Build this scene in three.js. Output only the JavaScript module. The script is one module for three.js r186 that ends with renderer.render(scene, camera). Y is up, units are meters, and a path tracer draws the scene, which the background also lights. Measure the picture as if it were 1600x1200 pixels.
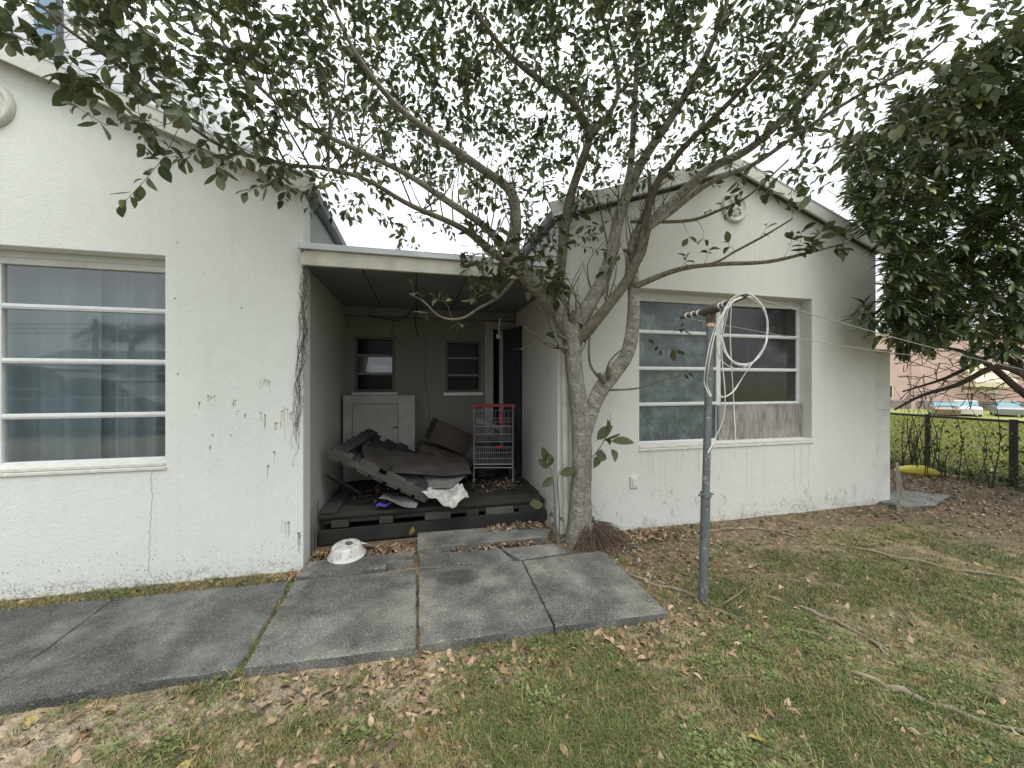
import * as THREE from 'three';
import { mergeGeometries } from 'three/addons/utils/BufferGeometryUtils.js';
import { RoundedBoxGeometry } from 'three/addons/geometries/RoundedBoxGeometry.js';

// ------------------------------------------------------------------ camera, sky, sun, exposure
const scene = new THREE.Scene();
const YAW = THREE.MathUtils.degToRad(13.8), EYE = 1.55, FOCAL = 600;
const camera = new THREE.PerspectiveCamera(90, 4 / 3, 0.05, 900);
camera.position.set(0, EYE, 0);
camera.rotation.y = -YAW;
camera.setViewOffset(1600, 1200, 0, 3, 1600, 1200);       // the horizon lies 3 px above the middle of the photograph
const renderer = new THREE.WebGLRenderer({ antialias: true });
renderer.toneMapping = THREE.LinearToneMapping;
renderer.toneMappingExposure = 1.68;
renderer.shadowMap.enabled = true;
renderer.shadowMap.type = THREE.PCFSoftShadowMap;

function rng(a) { return () => { a = (a + 0x6d2b79f5) | 0; let t = Math.imul(a ^ (a >>> 15), 1 | a); t = (t + Math.imul(t ^ (t >>> 7), 61 | t)) ^ t; return ((t ^ (t >>> 14)) >>> 0) / 4294967296; }; }
const NT = new Float32Array(4096), NP = new Uint16Array(8192); { const r = rng(77); for (let i = 0; i < 4096; i++) { NT[i] = r(); NP[i] = i; } for (let i = 4095; i > 0; i--) { const k = Math.floor(r() * (i + 1)), t = NP[i]; NP[i] = NP[k]; NP[k] = t; } for (let i = 0; i < 4096; i++) NP[4096 + i] = NP[i]; }
function vnoise(x, y, per = 256) {
  const xi = Math.floor(x), yi = Math.floor(y), fx = x - xi, fy = y - yi, w = (n) => ((n % per) + per) % per;
  const x0 = w(xi), x1 = w(xi + 1), y0 = w(yi), y1 = w(yi + 1), u = fx * fx * (3 - 2 * fx), v = fy * fy * (3 - 2 * fy);
  const h = (a, b) => NT[NP[NP[a & 4095] + (b & 4095)]];
  const a = h(x0, y0), b = h(x1, y0), c = h(x0, y1), d = h(x1, y1);
  return a + (b - a) * u + (c - a) * v + (a - b - c + d) * u * v;
}
function fbm(x, y, per, oct = 4) { let s = 0, a = 0.5, n = 0; for (let i = 0; i < oct; i++) { s += a * vnoise(x + i * 17, y + i * 31, per); n += a; x *= 2; y *= 2; per *= 2; a *= 0.55; } return s / n; }
function turned(x, y, oct = 4) { let s = 0, a = 0.5, n = 0; for (let i = 0; i < oct; i++) { s += a * vnoise(x, y, 4096); n += a; [x, y] = [1.6 * x - 1.28 * y + 13.7, 1.28 * x + 1.6 * y + 7.1]; a *= 0.58; } return s / n; }   // octaves turned against each other
const clamp = (v, a = 0, b = 1) => Math.min(b, Math.max(a, v)), lerp = (a, b, t) => a + (b - a) * t, sstep = (a, b, x) => { const t = clamp((x - a) / (b - a)); return t * t * (3 - 2 * t); };

{ // overcast sky: air and cloud only
  const W = 512, H = 256, data = new Float32Array(W * H * 4);
  for (let j = 0; j < H; j++) for (let i = 0; i < W; i++) {
    const el = ((j + 0.5) / H - 0.5) * Math.PI, s = Math.sin(el), k = (j * W + i) * 4;
    const c = fbm(i / W * 8, j / H * 10, 8, 4) - 0.5;
    let L = s > 0 ? (0.46 + 1.15 * s) * (1 + 0.2 * c * Math.min(1, s * 4)) : 0.22;
    data[k] = L * (s > 0 ? 0.955 : 0.9); data[k + 1] = L; data[k + 2] = L * (s > 0 ? 1.035 : 0.8); data[k + 3] = 1;
  }
  const sky = new THREE.DataTexture(data, W, H, THREE.RGBAFormat, THREE.FloatType);
  sky.mapping = THREE.EquirectangularReflectionMapping; sky.magFilter = sky.minFilter = THREE.LinearFilter; sky.needsUpdate = true;
  scene.background = sky; scene.environment = sky;
}
const sun = new THREE.DirectionalLight(0xfff7ec, 1.5);
sun.position.set(1.5, 12, 1.6); sun.target.position.set(0, 0, -3);
sun.castShadow = true; sun.shadow.radius = 80; sun.shadow.mapSize.set(2048, 2048);
Object.assign(sun.shadow.camera, { left: -14, right: 14, top: 14, bottom: -14, near: 0.5, far: 40 });
scene.add(sun, sun.target);

// ------------------------------------------------------------------ placing: rays of the surveyed photograph met with planes of the house
const V = (x, y, z) => new THREE.Vector3(x, y, z), cs = Math.cos(YAW), sn = Math.sin(YAW);
const ray = (px, py) => { const u = (px - 800) / FOCAL, v = (597 - py) / FOCAL; return V(sn + u * cs, v, -cs + u * sn); };
const at = (px, py, d) => ray(px, py).multiplyScalar(d).add(camera.position);
const onZ = (px, py, z) => { const r = ray(px, py); return r.multiplyScalar(z / r.z).add(camera.position); };
const onY = (px, py, y) => { const r = ray(px, py); return r.multiplyScalar((y - EYE) / r.y).add(camera.position); };
const depthOf = (p) => p.x * sn - p.z * cs;
const pixelOf = (p) => { const d = depthOf(p); return [800 + FOCAL * (p.x * cs + p.z * sn) / d, 597 - FOCAL * (p.y - EYE) / d, d]; };

// ------------------------------------------------------------------ naming
const used = new Map();
function numbered(n) { const k = used.get(n) ?? 0; used.set(n, k + 1); return k ? n + '_' + String(k).padStart(3, '0') : n; }
function tag(o, label, category, group, kind) { Object.assign(o.userData, { label, category }); if (group) o.userData.group = group; if (kind) o.userData.kind = kind; return o; }
function thing(name, label, category, pos = [0, 0, 0], turn = 0, group) { const o = new THREE.Group(); o.name = numbered(name); o.position.set(...pos); o.rotation.y = turn; scene.add(o); return tag(o, label, category, group); }
function sub(name, parent) { const o = new THREE.Group(); o.name = name; parent.add(o); return o; }
function mesh(name, geo, mat, parent) {
  const g = Array.isArray(geo) ? merge(geo) : geo, m = new THREE.Mesh(g, mat);
  m.castShadow = m.receiveShadow = true; m.name = parent ? name : numbered(name); (parent ?? scene).add(m); return m;
}
function struct(name, geo, mat) { const m = mesh(name, geo, mat); m.userData.kind = 'structure'; return m; }

// ------------------------------------------------------------------ geometry helpers
function clean(g) {
  for (const k of Object.keys(g.attributes)) if (!['position', 'normal', 'uv'].includes(k)) g.deleteAttribute(k);
  if (!g.attributes.uv) g.setAttribute('uv', new THREE.BufferAttribute(new Float32Array(g.attributes.position.count * 2), 2));
  if (!g.index) g.setIndex([...Array(g.attributes.position.count).keys()]);
  g.clearGroups?.(); g.morphAttributes = {}; return g;
}
const merge = (list) => list.length === 1 ? list[0] : mergeGeometries(list.map(clean), false);
// a box with uv in metres; grain runs along its longest side
function box(w, h, d, x = 0, y = 0, z = 0, round = 0) {
  const g = round ? new RoundedBoxGeometry(w, h, d, 1, round) : new THREE.BoxGeometry(w, h, d), p = g.attributes.position, n = g.attributes.normal, uv = g.attributes.uv;
  const long = w >= h && w >= d ? 0 : h >= d ? 1 : 2, o = (Math.abs(x * 3.7 + y * 5.1 + z * 7.3 + w) % 1);
  for (let i = 0; i < p.count; i++) {
    const c = [p.getX(i), p.getY(i), p.getZ(i)], a = [Math.abs(n.getX(i)), Math.abs(n.getY(i)), Math.abs(n.getZ(i))], k = a.indexOf(Math.max(...a));
    const ax = [0, 1, 2].filter((q) => q !== k), v = ax.includes(long) ? long : ax[1], u = ax.find((q) => q !== v);
    uv.setXY(i, c[u] + o * 3, c[v] + o * 5);
  }
  return g.translate(x, y, z);
}
const span = (x0, x1, y0, y1, z0, z1, r = 0) => box(Math.abs(x1 - x0), Math.abs(y1 - y0), Math.abs(z1 - z0), (x0 + x1) / 2, (y0 + y1) / 2, (z0 + z1) / 2, r);
// world uv in metres for a flat-sided geometry
function worldUV(g) {
  g = g.index ? g.toNonIndexed() : g; g.computeVertexNormals(); const p = g.attributes.position, n = g.attributes.normal, uv = new Float32Array(p.count * 2);
  for (let i = 0; i < p.count; i++) { const ax = Math.abs(n.getX(i)), ay = Math.abs(n.getY(i)), az = Math.abs(n.getZ(i));
    if (ay >= ax && ay >= az) { uv[2 * i] = p.getX(i); uv[2 * i + 1] = p.getZ(i); } else if (ax > az) { uv[2 * i] = p.getZ(i); uv[2 * i + 1] = p.getY(i); } else { uv[2 * i] = p.getX(i); uv[2 * i + 1] = p.getY(i); } }
  g.setAttribute('uv', new THREE.BufferAttribute(uv, 2)); return g;
}
// a bar between two points
function bar(a, b, w, h, up = V(0, 1, 0)) {
  const d = b.clone().sub(a), L = d.length(); d.normalize(); const s = d.clone().cross(up).normalize(), u = s.clone().cross(d);
  return box(w, h, L).applyMatrix4(new THREE.Matrix4().makeBasis(s, u, d.clone().negate()).setPosition(a.clone().add(b).multiplyScalar(0.5)));
}
function tube(pts, radii, sides = 6, { caps = true, wob = 0, seed = 1 } = {}) {
  const n = pts.length, pos = [], nor = [], uv = [], idx = []; let len = 0;
  let t0 = pts[1].clone().sub(pts[0]).normalize(), nn = V(0, 1, 0).cross(t0); if (nn.lengthSq() < 0.01) nn = V(1, 0, 0).cross(t0); nn.normalize();
  const rad = (i) => typeof radii === 'number' ? radii : radii[i], r0 = rad(0);
  for (let i = 0; i < n; i++) {
    const t = (i === 0 ? pts[1].clone().sub(pts[0]) : i === n - 1 ? pts[i].clone().sub(pts[i - 1]) : pts[i + 1].clone().sub(pts[i - 1])).normalize();
    nn.sub(t.clone().multiplyScalar(nn.dot(t))).normalize(); const b = t.clone().cross(nn);
    if (i) len += pts[i].distanceTo(pts[i - 1]);
    for (let s = 0; s <= sides; s++) {
      const a = s / sides * Math.PI * 2, c = Math.cos(a), q = Math.sin(a), r = rad(i) * (1 + (wob ? wob * (vnoise(c * 1.6 + 9 + seed, len * 6 + q * 1.6 + seed * 3) - 0.5) * 2 : 0));
      const v = nn.clone().multiplyScalar(c).addScaledVector(b, q); nor.push(v.x, v.y, v.z); v.multiplyScalar(r).add(pts[i]); pos.push(v.x, v.y, v.z); uv.push(s / sides * Math.max(1, Math.round(r0 * 6.28 / 0.25)) * 0.25, len);
    }
  }
  for (let i = 0; i < n - 1; i++) for (let s = 0; s < sides; s++) { const a = i * (sides + 1) + s, b = a + sides + 1; idx.push(a, a + 1, b, b, a + 1, b + 1); }
  if (caps) for (const e of [0, n - 1]) { const c = pos.length / 3; pos.push(pts[e].x, pts[e].y, pts[e].z); const t = pts[e ? n - 1 : 1].clone().sub(pts[e ? n - 2 : 0]).normalize().multiplyScalar(e ? 1 : -1); nor.push(t.x, t.y, t.z); uv.push(0, 0); for (let s = 0; s < sides; s++) { const a = e * (sides + 1) + s; e ? idx.push(a, a + 1, c) : idx.push(a + 1, a, c); } }
  const g = new THREE.BufferGeometry();
  g.setAttribute('position', new THREE.Float32BufferAttribute(pos, 3)); g.setAttribute('normal', new THREE.Float32BufferAttribute(nor, 3)); g.setAttribute('uv', new THREE.Float32BufferAttribute(uv, 2)); g.setIndex(idx);
  return g;
}
function smooth(pts, n) { return new THREE.CatmullRomCurve3(pts, false, 'centripetal').getPoints(n); }
function softTube(pts, r0, r1, n = 20, sides = 6, o) { return tube(smooth(pts, n), Array.from({ length: n + 1 }, (_, i) => lerp(r0, r1, i / n)), sides, o); }
const rod = (a, b, r, sides = 6) => tube([a, b], r, sides);
// a sheet with thickness from f(u, v)
function sheet(f, nu, nv, th) {
  const P = [], N = [], UV = [], I = [], e = 1e-3;
  for (let s = 0; s < 2; s++) for (let j = 0; j <= nv; j++) for (let i = 0; i <= nu; i++) {
    const u = i / nu, v = j / nv, p = f(u, v), nrm = f(Math.min(1, u + e), v).sub(f(Math.max(0, u - e), v)).cross(f(u, Math.min(1, v + e)).sub(f(u, Math.max(0, v - e)))).normalize();
    if (s) nrm.negate(); const q = p.clone().addScaledVector(nrm, th / 2); P.push(q.x, q.y, q.z); N.push(nrm.x, nrm.y, nrm.z); UV.push(u, v);
  }
  const w = nu + 1, M = w * (nv + 1);
  for (let j = 0; j < nv; j++) for (let i = 0; i < nu; i++) { const a = j * w + i; I.push(a, a + 1, a + w, a + w, a + 1, a + w + 1, M + a, M + a + w, M + a + 1, M + a + w, M + a + w + 1, M + a + 1); }
  const edge = []; for (let i = 0; i < nu; i++) edge.push([i, i + 1]); for (let j = 0; j < nv; j++) edge.push([j * w + nu, (j + 1) * w + nu]); for (let i = nu; i > 0; i--) edge.push([nv * w + i, nv * w + i - 1]); for (let j = nv; j > 0; j--) edge.push([j * w, (j - 1) * w]);
  for (const [a, b] of edge) I.push(a, M + a, b, b, M + a, M + b);
  const g = new THREE.BufferGeometry(); g.setAttribute('position', new THREE.Float32BufferAttribute(P, 3)); g.setAttribute('normal', new THREE.Float32BufferAttribute(N, 3)); g.setAttribute('uv', new THREE.Float32BufferAttribute(UV, 2)); g.setIndex(I); return g;
}
// polygon in the plane x, z pulled up from y0 to y1
function slabGeo(poly, y0, y1, bevel = 0.006) {
  const s = new THREE.Shape(poly.map(([x, z]) => new THREE.Vector2(x, -z)));
  const g = new THREE.ExtrudeGeometry(s, { depth: y1 - y0 - bevel, bevelEnabled: true, bevelSize: bevel, bevelOffset: -bevel, bevelThickness: bevel, bevelSegments: 1 });
  g.rotateX(-Math.PI / 2); g.translate(0, y0, 0); return worldUV(g);
}

// ------------------------------------------------------------------ textures (albedo, grain, marks)
const S8 = (v) => clamp(v <= 0.0031308 ? v * 12.92 : 1.055 * v ** (1 / 2.4) - 0.055) * 255;
function texOf(c, srgb = true) { const t = new THREE.CanvasTexture(c); t.wrapS = t.wrapT = THREE.RepeatWrapping; t.magFilter = THREE.LinearFilter; if (srgb) t.colorSpace = THREE.SRGBColorSpace; return t; }
function paint(w, h, fn, after, srgb = true) {
  const c = document.createElement('canvas'); c.width = w; c.height = h; const x = c.getContext('2d'), im = x.createImageData(w, h), d = im.data;
  for (let j = 0; j < h; j++) for (let i = 0; i < w; i++) { const o = fn(i / w, 1 - (j + 0.5) / h), k = (j * w + i) * 4; if (typeof o === 'number') d[k] = d[k + 1] = d[k + 2] = clamp(o) * 255; else { d[k] = S8(o[0]); d[k + 1] = S8(o[1]); d[k + 2] = S8(o[2]); } d[k + 3] = 255; }
  x.putImageData(im, 0, 0); if (after) after(x, c); return texOf(c, srgb);
}
const sized = (t, w, h = w, x0 = 0, y0 = 0) => { const q = t.clone(); q.repeat.set(1 / w, 1 / h); q.offset.set(-x0 / w, -y0 / h); q.needsUpdate = true; return q; };
const stuccoBump = sized(paint(1024, 1024, (u, v) => 0.55 * vnoise(u * 256, v * 256, 256) + 0.3 * vnoise(u * 128 + 3, v * 128, 128) + 0.3 * fbm(u * 24, v * 24, 24, 3), null, false), 0.9);

// painted stucco wall over x0..x0+w, y0..y0+h (metres along the wall, metres up), with its stains drawn where they stand
function wallTex(px, x0, y0, w, h, { tint = [0.62, 0.65, 0.622], splash = 0.12, splashAt = () => 1, mould = 0, marks }) {
  const seed = Math.abs(x0 * 13.7 + w * 7) % 50;
  return sized(paint(px, Math.round(px * h / w), (u, v) => {
    const x = u * w, y = y0 + v * h, n = turned(x * 0.9 + seed, y * 0.9 + 40, 5), f = turned(x * 9 + seed, y * 9 + 80, 4), g = vnoise(x * 190, y * 190, 4096), g2 = vnoise(x * 70 + 5, y * 70, 4096);
    const streak = fbm(x * 14 + seed, y * 0.7, 256, 3);
    let k = 1 + 0.10 * (n - 0.5) + 0.06 * (f - 0.5) + 0.07 * (g - 0.5) + 0.05 * (g2 - 0.5) - 0.03 * sstep(0.6, 0.85, streak);
    let c = [tint[0] * k, tint[1] * k, tint[2] * k * (1 - 0.05 * (n - 0.5))];
    const up = splash * splashAt(x + x0) * (0.5 + 1.3 * f), sp = sstep(up, up * 0.15, y) * sstep(0.4, 0.66, turned(x * 80 + 9, y * 80 + seed, 4)) * (0.35 + 0.65 * sstep(0.4, 0.6, turned(x * 7, y * 20 + seed, 4)));    // grains of soil thrown up on the foot of the wall
    const mo = mould ? sstep(0.5 + 0.35 * y, 0.72 + 0.3 * y, turned(x * 13 + 3, y * 9 + seed, 6)) * mould * (0.15 + 0.85 * sstep(0.42, 0.62, turned(x * 90, y * 80 + seed, 3))) : 0;
    for (let q = 0; q < 3; q++) { c[q] = lerp(c[q], [0.2, 0.18, 0.14][q], 0.6 * sp); c[q] = lerp(c[q], [0.12, 0.125, 0.105][q], mo); }
    return c;
  }, (ctx, cv) => {
    const X = (x) => (x - x0) / w * cv.width, Y = (y) => (1 - (y - y0) / h) * cv.height, sc = cv.width / w; marks?.(ctx, X, Y, sc);
  }), w, h, x0, y0);
}
const rR = rng(5);
function crack(ctx, X, Y, sc, pts, wmm = 2.5, col = 'rgba(70,66,58,0.7)') {
  ctx.strokeStyle = col; ctx.lineWidth = wmm / 1000 * sc; ctx.beginPath();
  for (let i = 0; i < pts.length - 1; i++) for (let k = 0; k < 8; k++) { const t = k / 8, x = lerp(pts[i][0], pts[i + 1][0], t) + (rR() - 0.5) * 0.012, y = lerp(pts[i][1], pts[i + 1][1], t); i + k ? ctx.lineTo(X(x), Y(y)) : ctx.moveTo(X(x), Y(y)); }
  ctx.stroke();
}
function drips(ctx, X, Y, sc, x, y, n, len, spread) {       // rust-brown runs below old fixings
  for (let i = 0; i < n; i++) { const a = x + (rR() - 0.5) * spread, b = y + (rR() - 0.5) * 0.03, L = len * (0.3 + rR());
    ctx.fillStyle = `rgba(${60 + rR() * 30},${46 + rR() * 20},${30 + rR() * 14},${0.4 + rR() * 0.3})`; ctx.beginPath(); ctx.ellipse(X(a), Y(b), (0.003 + rR() * 0.003) * sc, (0.005 + rR() * 0.006) * sc, rR(), 0, 7); ctx.fill();
    ctx.strokeStyle = `rgba(96,78,50,${0.35 + rR() * 0.35})`; ctx.lineWidth = (0.002 + rR() * 0.0025) * sc; ctx.beginPath(); ctx.moveTo(X(a), Y(b)); ctx.lineTo(X(a + (rR() - 0.5) * 0.008), Y(b - L)); ctx.stroke(); }
}
const specks = (ctx, X, Y, sc, n, x0, x1, y0, y1) => { for (let i = 0; i < n; i++) { ctx.fillStyle = `rgba(70,64,52,${0.3 + rR() * 0.5})`; ctx.beginPath(); ctx.ellipse(X(lerp(x0, x1, rR())), Y(lerp(y0, y1, rR())), (0.0015 + rR() * 0.003) * sc, (0.0015 + rR() * 0.005) * sc, 0, 0, 7); ctx.fill(); } };
const ZL = -3.5, ZR = -3.62, ZB = -5.37, XPL = -0.92, XPR = 1.36;
const onL = (px, py) => onZ(px, py, ZL), onR = (px, py) => onZ(px, py, ZR);

const texLeft = wallTex(2048, -5.1, -0.2, 4.3, 4.3, { splash: 0.13, marks(ctx, X, Y, sc) {
  for (const [px, py, n, len, spr] of [[415, 597, 5, 0.08, 0.08], [330, 620, 4, 0.06, 0.05], [311, 630, 2, 0.05, 0.02], [367, 627, 3, 0.07, 0.03], [414, 648, 5, 0.16, 0.08], [444, 640, 4, 0.2, 0.05], [455, 645, 3, 0.05, 0.03], [433, 660, 4, 0.06, 0.06], [381, 650, 2, 0.03, 0.03], [372, 640, 1, 0.03, 0.01], [328, 698, 2, 0.03, 0.01], [258, 697, 2, 0.04, 0.01], [427, 706, 2, 0.08, 0.02], [419, 728, 3, 0.1, 0.03], [462, 660, 3, 0.12, 0.03], [447, 815, 5, 0.12, 0.06], [468, 835, 6, 0.14, 0.03], [360, 679, 1, 0.02, 0.01], [332, 681, 1, 0.02, 0.01], [279, 582, 2, 0.02, 0.02], [278, 377, 1, 0.01, 0.01], [274, 469, 1, 0.01, 0.01], [377, 478, 1, 0.015, 0.01]]) { const p = onL(px, py); drips(ctx, X, Y, sc, p.x, p.y, n, len, spr); }
  crack(ctx, X, Y, sc, [[252, 720], [236, 740], [238, 790], [234, 830], [233, 905]].map(([a, b]) => { const p = onL(a, b); return [p.x, p.y]; }), 3);
  specks(ctx, X, Y, sc, 260, -3.4, -0.95, 0, 0.28); specks(ctx, X, Y, sc, 30, -2.5, -0.95, 0.3, 2.6);
} });
const texRight = wallTex(2048, 1.2, -0.2, 4.6, 4.3, { tint: [0.585, 0.595, 0.555], splash: 0.16, splashAt: (x) => 0.3 + 1.2 * Math.exp(-(((x - 4.55) / 0.75) ** 2)), mould: 0.5, marks(ctx, X, Y, sc) {
  specks(ctx, X, Y, sc, 300, 1.5, 5.5, 0, 0.55); specks(ctx, X, Y, sc, 30, 1.5, 5.5, 0.5, 3.2);
  ctx.strokeStyle = 'rgba(120,116,104,0.16)'; for (let i = 0; i < 30; i++) { const x = lerp(2.25, 4.65, rR()), L = 0.08 + rR() * 0.4; ctx.lineWidth = (0.004 + rR() * 0.012) * sc; ctx.beginPath(); ctx.moveTo(X(x), Y(0.8)); ctx.lineTo(X(x + (rR() - 0.5) * 0.02), Y(0.8 - L)); ctx.stroke(); }
  crack(ctx, X, Y, sc, [[1265, 695], [1262, 740], [1266, 775]].map(([a, b]) => { const p = onR(a, b); return [p.x, p.y]; }), 2.5);
} });
const texPorch = wallTex(1024, -5.5, -0.2, 2.2, 3.6, { tint: [0.34, 0.345, 0.315], splash: 0.3, mould: 0.85, marks(ctx, X, Y, sc) {  // base tint darker than the outer stucco, imitating porch shade; streaks are mould
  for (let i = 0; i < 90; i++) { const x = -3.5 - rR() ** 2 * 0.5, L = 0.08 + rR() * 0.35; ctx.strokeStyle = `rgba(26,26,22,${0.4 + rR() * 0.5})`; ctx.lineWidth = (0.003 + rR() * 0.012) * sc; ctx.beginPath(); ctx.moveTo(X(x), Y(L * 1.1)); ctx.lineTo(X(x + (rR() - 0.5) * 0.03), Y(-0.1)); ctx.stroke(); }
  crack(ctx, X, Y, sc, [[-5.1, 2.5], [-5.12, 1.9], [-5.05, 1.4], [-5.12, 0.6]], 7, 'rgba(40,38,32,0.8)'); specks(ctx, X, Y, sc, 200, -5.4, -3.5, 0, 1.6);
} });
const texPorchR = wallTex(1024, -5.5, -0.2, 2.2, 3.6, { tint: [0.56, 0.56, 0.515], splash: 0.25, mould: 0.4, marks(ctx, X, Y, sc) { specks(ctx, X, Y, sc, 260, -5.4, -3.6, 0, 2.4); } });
const texBack = wallTex(1024, -1, -0.2, 2.5, 3.0, { tint: [0.155, 0.16, 0.14], mould: 0.75, marks(ctx, X, Y, sc) {  // paint darkened to stand in for recess shade, grime drawn over it
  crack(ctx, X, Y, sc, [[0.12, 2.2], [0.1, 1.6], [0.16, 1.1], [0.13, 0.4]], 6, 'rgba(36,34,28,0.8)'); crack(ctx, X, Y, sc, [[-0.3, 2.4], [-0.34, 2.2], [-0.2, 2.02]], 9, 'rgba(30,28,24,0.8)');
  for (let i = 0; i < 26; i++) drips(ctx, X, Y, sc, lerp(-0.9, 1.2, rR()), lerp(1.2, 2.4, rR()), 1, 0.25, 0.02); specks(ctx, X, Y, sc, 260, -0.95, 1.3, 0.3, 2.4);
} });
const concreteFn = (u, v) => {
  const n = fbm(u * 5, v * 5, 5, 5), m = fbm(u * 22 + 4, v * 22, 22, 4), g = vnoise(u * 512, v * 512, 512), g2 = vnoise(u * 1000, v * 1000, 1000), pale = sstep(0.5, 0.74, fbm(u * 9 + 2, v * 9 + 7, 9, 4));
  let k = 0.07 + 0.075 * sstep(0.35, 0.7, n) * (0.4 + m) + 0.09 * (m - 0.45) + 0.075 * (g - 0.5) + 0.1 * pale * g2 + 0.06 * (g2 - 0.5) + (g2 > 0.9 ? 0.11 : 0) + 0.09 * sstep(0.8, 0.92, vnoise(u * 300 + 7, v * 300, 300)) - (g < 0.12 ? 0.03 : 0); k = Math.max(0.02, k);
  return [k * 1.01, k * 1.0, k * (0.93 - 0.06 * n)];
};
const concreteT = sized(paint(2048, 2048, concreteFn), 2.6);
// the slab with the dark oily blotch
const blotT = sized(paint(1024, 1024, (u, v) => { const c = concreteFn(u, v), x = u * 2.6, z = v * 2.6 - 5.2, w = 0.09 * (turned(x * 9, z * 9 + 50, 5) - 0.5), a = Math.hypot((x - 0.3) / 0.17, (z + 2.95) / 0.12) + w * 6, b = Math.hypot((x - 0.16) / 0.14, (z + 3.02) / 0.05) + w * 8, k = 1 - 0.5 * Math.max(sstep(1.12, 0.85, a), 0.6 * sstep(1.2, 0.7, b)); return c.map((q) => q * k); }), 2.6);
const concreteB = sized(paint(1024, 1024, (u, v) => 0.5 * vnoise(u * 400, v * 400, 400) + 0.4 * fbm(u * 40, v * 40, 40, 4), null, false), 1.1);
const groundT = sized(paint(2048, 2048, (u, v) => {
  const g = vnoise(u * 700, v * 700, 700), m = fbm(u * 90, v * 90, 90, 4), n = fbm(u * 7, v * 7, 7, 4), s = fbm(u * 60, v * 260 + 40 * n, 60, 3);
  const k = 0.36 + 0.5 * (m - 0.5) + 0.3 * (g - 0.5) + 0.25 * (s - 0.5) + 0.22 * (n - 0.5); return [k * 1.0, k * 0.96, k * (0.88 - 0.1 * (m - 0.5))];
}, (x, c) => { // straw, chips, crumbs
  const r = rng(31); for (let i = 0; i < 9000; i++) { const a = r() * c.width, b = r() * c.height, L = 3 + r() * 12, t = r() * 6.3, q = r(); x.strokeStyle = q < 0.55 ? `rgba(200,180,140,${0.2 + r() * 0.5})` : q < 0.8 ? `rgba(60,46,32,${0.3 + r() * 0.5})` : `rgba(150,160,110,${0.3 + r() * 0.4})`; x.lineWidth = 0.8 + r() * 2; x.beginPath(); x.moveTo(a, b); x.lineTo(a + Math.cos(t) * L, b + Math.sin(t) * L); x.stroke(); }
}), 3.3);
const groundB = sized(paint(1024, 1024, (u, v) => 0.5 * fbm(u * 120, v * 120, 120, 4) + 0.4 * fbm(u * 22, v * 22, 22, 3), null, false), 1.6);
const barkT = sized(paint(512, 1024, (u, v) => {
  const w = fbm(u * 4, v * 8, 4, 3), w2 = fbm(u * 12, v * 24, 12, 3), band = fbm(u * 5 + 1.6 * w2, v * 70 + 5 * w + 3.5 * w2, 70, 3), f = vnoise(u * 128, v * 256, 128), n = fbm(u * 5, v * 10 + 5, 5, 3), pale = sstep(0.5, 0.72, band), n2 = fbm(u * 8 + 3, v * 20 + 9, 4, 4);
  const k = 0.185 + 0.1 * (n - 0.4) + 0.1 * pale * (0.5 + n) + 0.07 * (f - 0.5) - 0.06 * sstep(0.6, 0.75, n2); return [k * 1.05, k * 1.0, k * (0.82 + 0.06 * pale)];
}), 0.25, 0.7);
const barkB = sized(paint(512, 1024, (u, v) => { const w = fbm(u * 4, v * 8, 4, 3); return 0.7 * fbm(u * 3 + 0.4 * w, v * 46 + 2.5 * w, 46, 3) + 0.3 * vnoise(u * 64, v * 128, 64); }, null, false), 0.25, 0.7);
const woodT = sized(paint(512, 1024, (u, v) => {
  const w = fbm(u * 3, v * 2, 2, 3), gr = fbm(u * 46 + 4 * w, v * 3, 3, 3), f = vnoise(u * 200, v * 20, 20), n = fbm(u * 6, v * 6, 6, 3);
  const k = 0.42 + 0.5 * (gr - 0.5) + 0.22 * (f - 0.5) + 0.3 * (n - 0.5); return [k, k * 0.97, k * 0.92];
}), 0.4, 0.8);
const woodB = sized(paint(512, 1024, (u, v) => { const w = fbm(u * 3, v * 2, 2, 3); return 0.8 * fbm(u * 46 + 4 * w, v * 3, 3, 3) + 0.2 * vnoise(u * 200, v * 20, 20); }, null, false), 0.4, 0.8);
const plyT = paint(1024, 512, (u, v) => {       // weathered plywood: grey with dark water marks in the grain
  const w = fbm(u * 4, v * 1.5, 256, 3), gr = fbm(u * 60 + 5 * w, v * 3, 256, 4), st = sstep(0.5, 0.72, fbm(u * 11 + w, v * 1.6 + 3, 256, 3)), n = fbm(u * 5, v * 4, 256, 3);
  const k = 0.2 + 0.24 * (gr - 0.5) + 0.12 * (n - 0.5) + 0.1 * vnoise(u * 300, v * 60) - 0.05 * st; return [k, k * 0.95, k * 0.88];
});
const dustT = (seed, tint) => paint(512, 256, (u, v) => {   // dried dust and water marks on old glass
  const n = turned(u * 5 + seed, v * 3 + seed, 5), f = turned(u * 30 + seed, v * 14, 3), w = turned(u * 14 + seed * 2, v * 3, 3), k = 0.6 + 0.45 * sstep(0.38, 0.75, n) * (0.5 + f) + 0.3 * sstep(0.55, 0.8, w) + 0.35 * (vnoise(u * 150, v * 60, 4096) - 0.5) + 0.3 * (turned(u * 60 + seed, v * 10, 3) - 0.5);
  return tint.map((t) => clamp(t * k, 0, 0.9));
});
const speckMap = (base, amp, fr, seed) => paint(512, 512, (u, v) => { const n = fbm(u * fr + seed, v * fr, 256, 5), g = vnoise(u * 256, v * 256); return base.map((b) => b * (1 + amp * (n - 0.5) * 2 + 0.15 * (g - 0.5))); });

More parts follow.
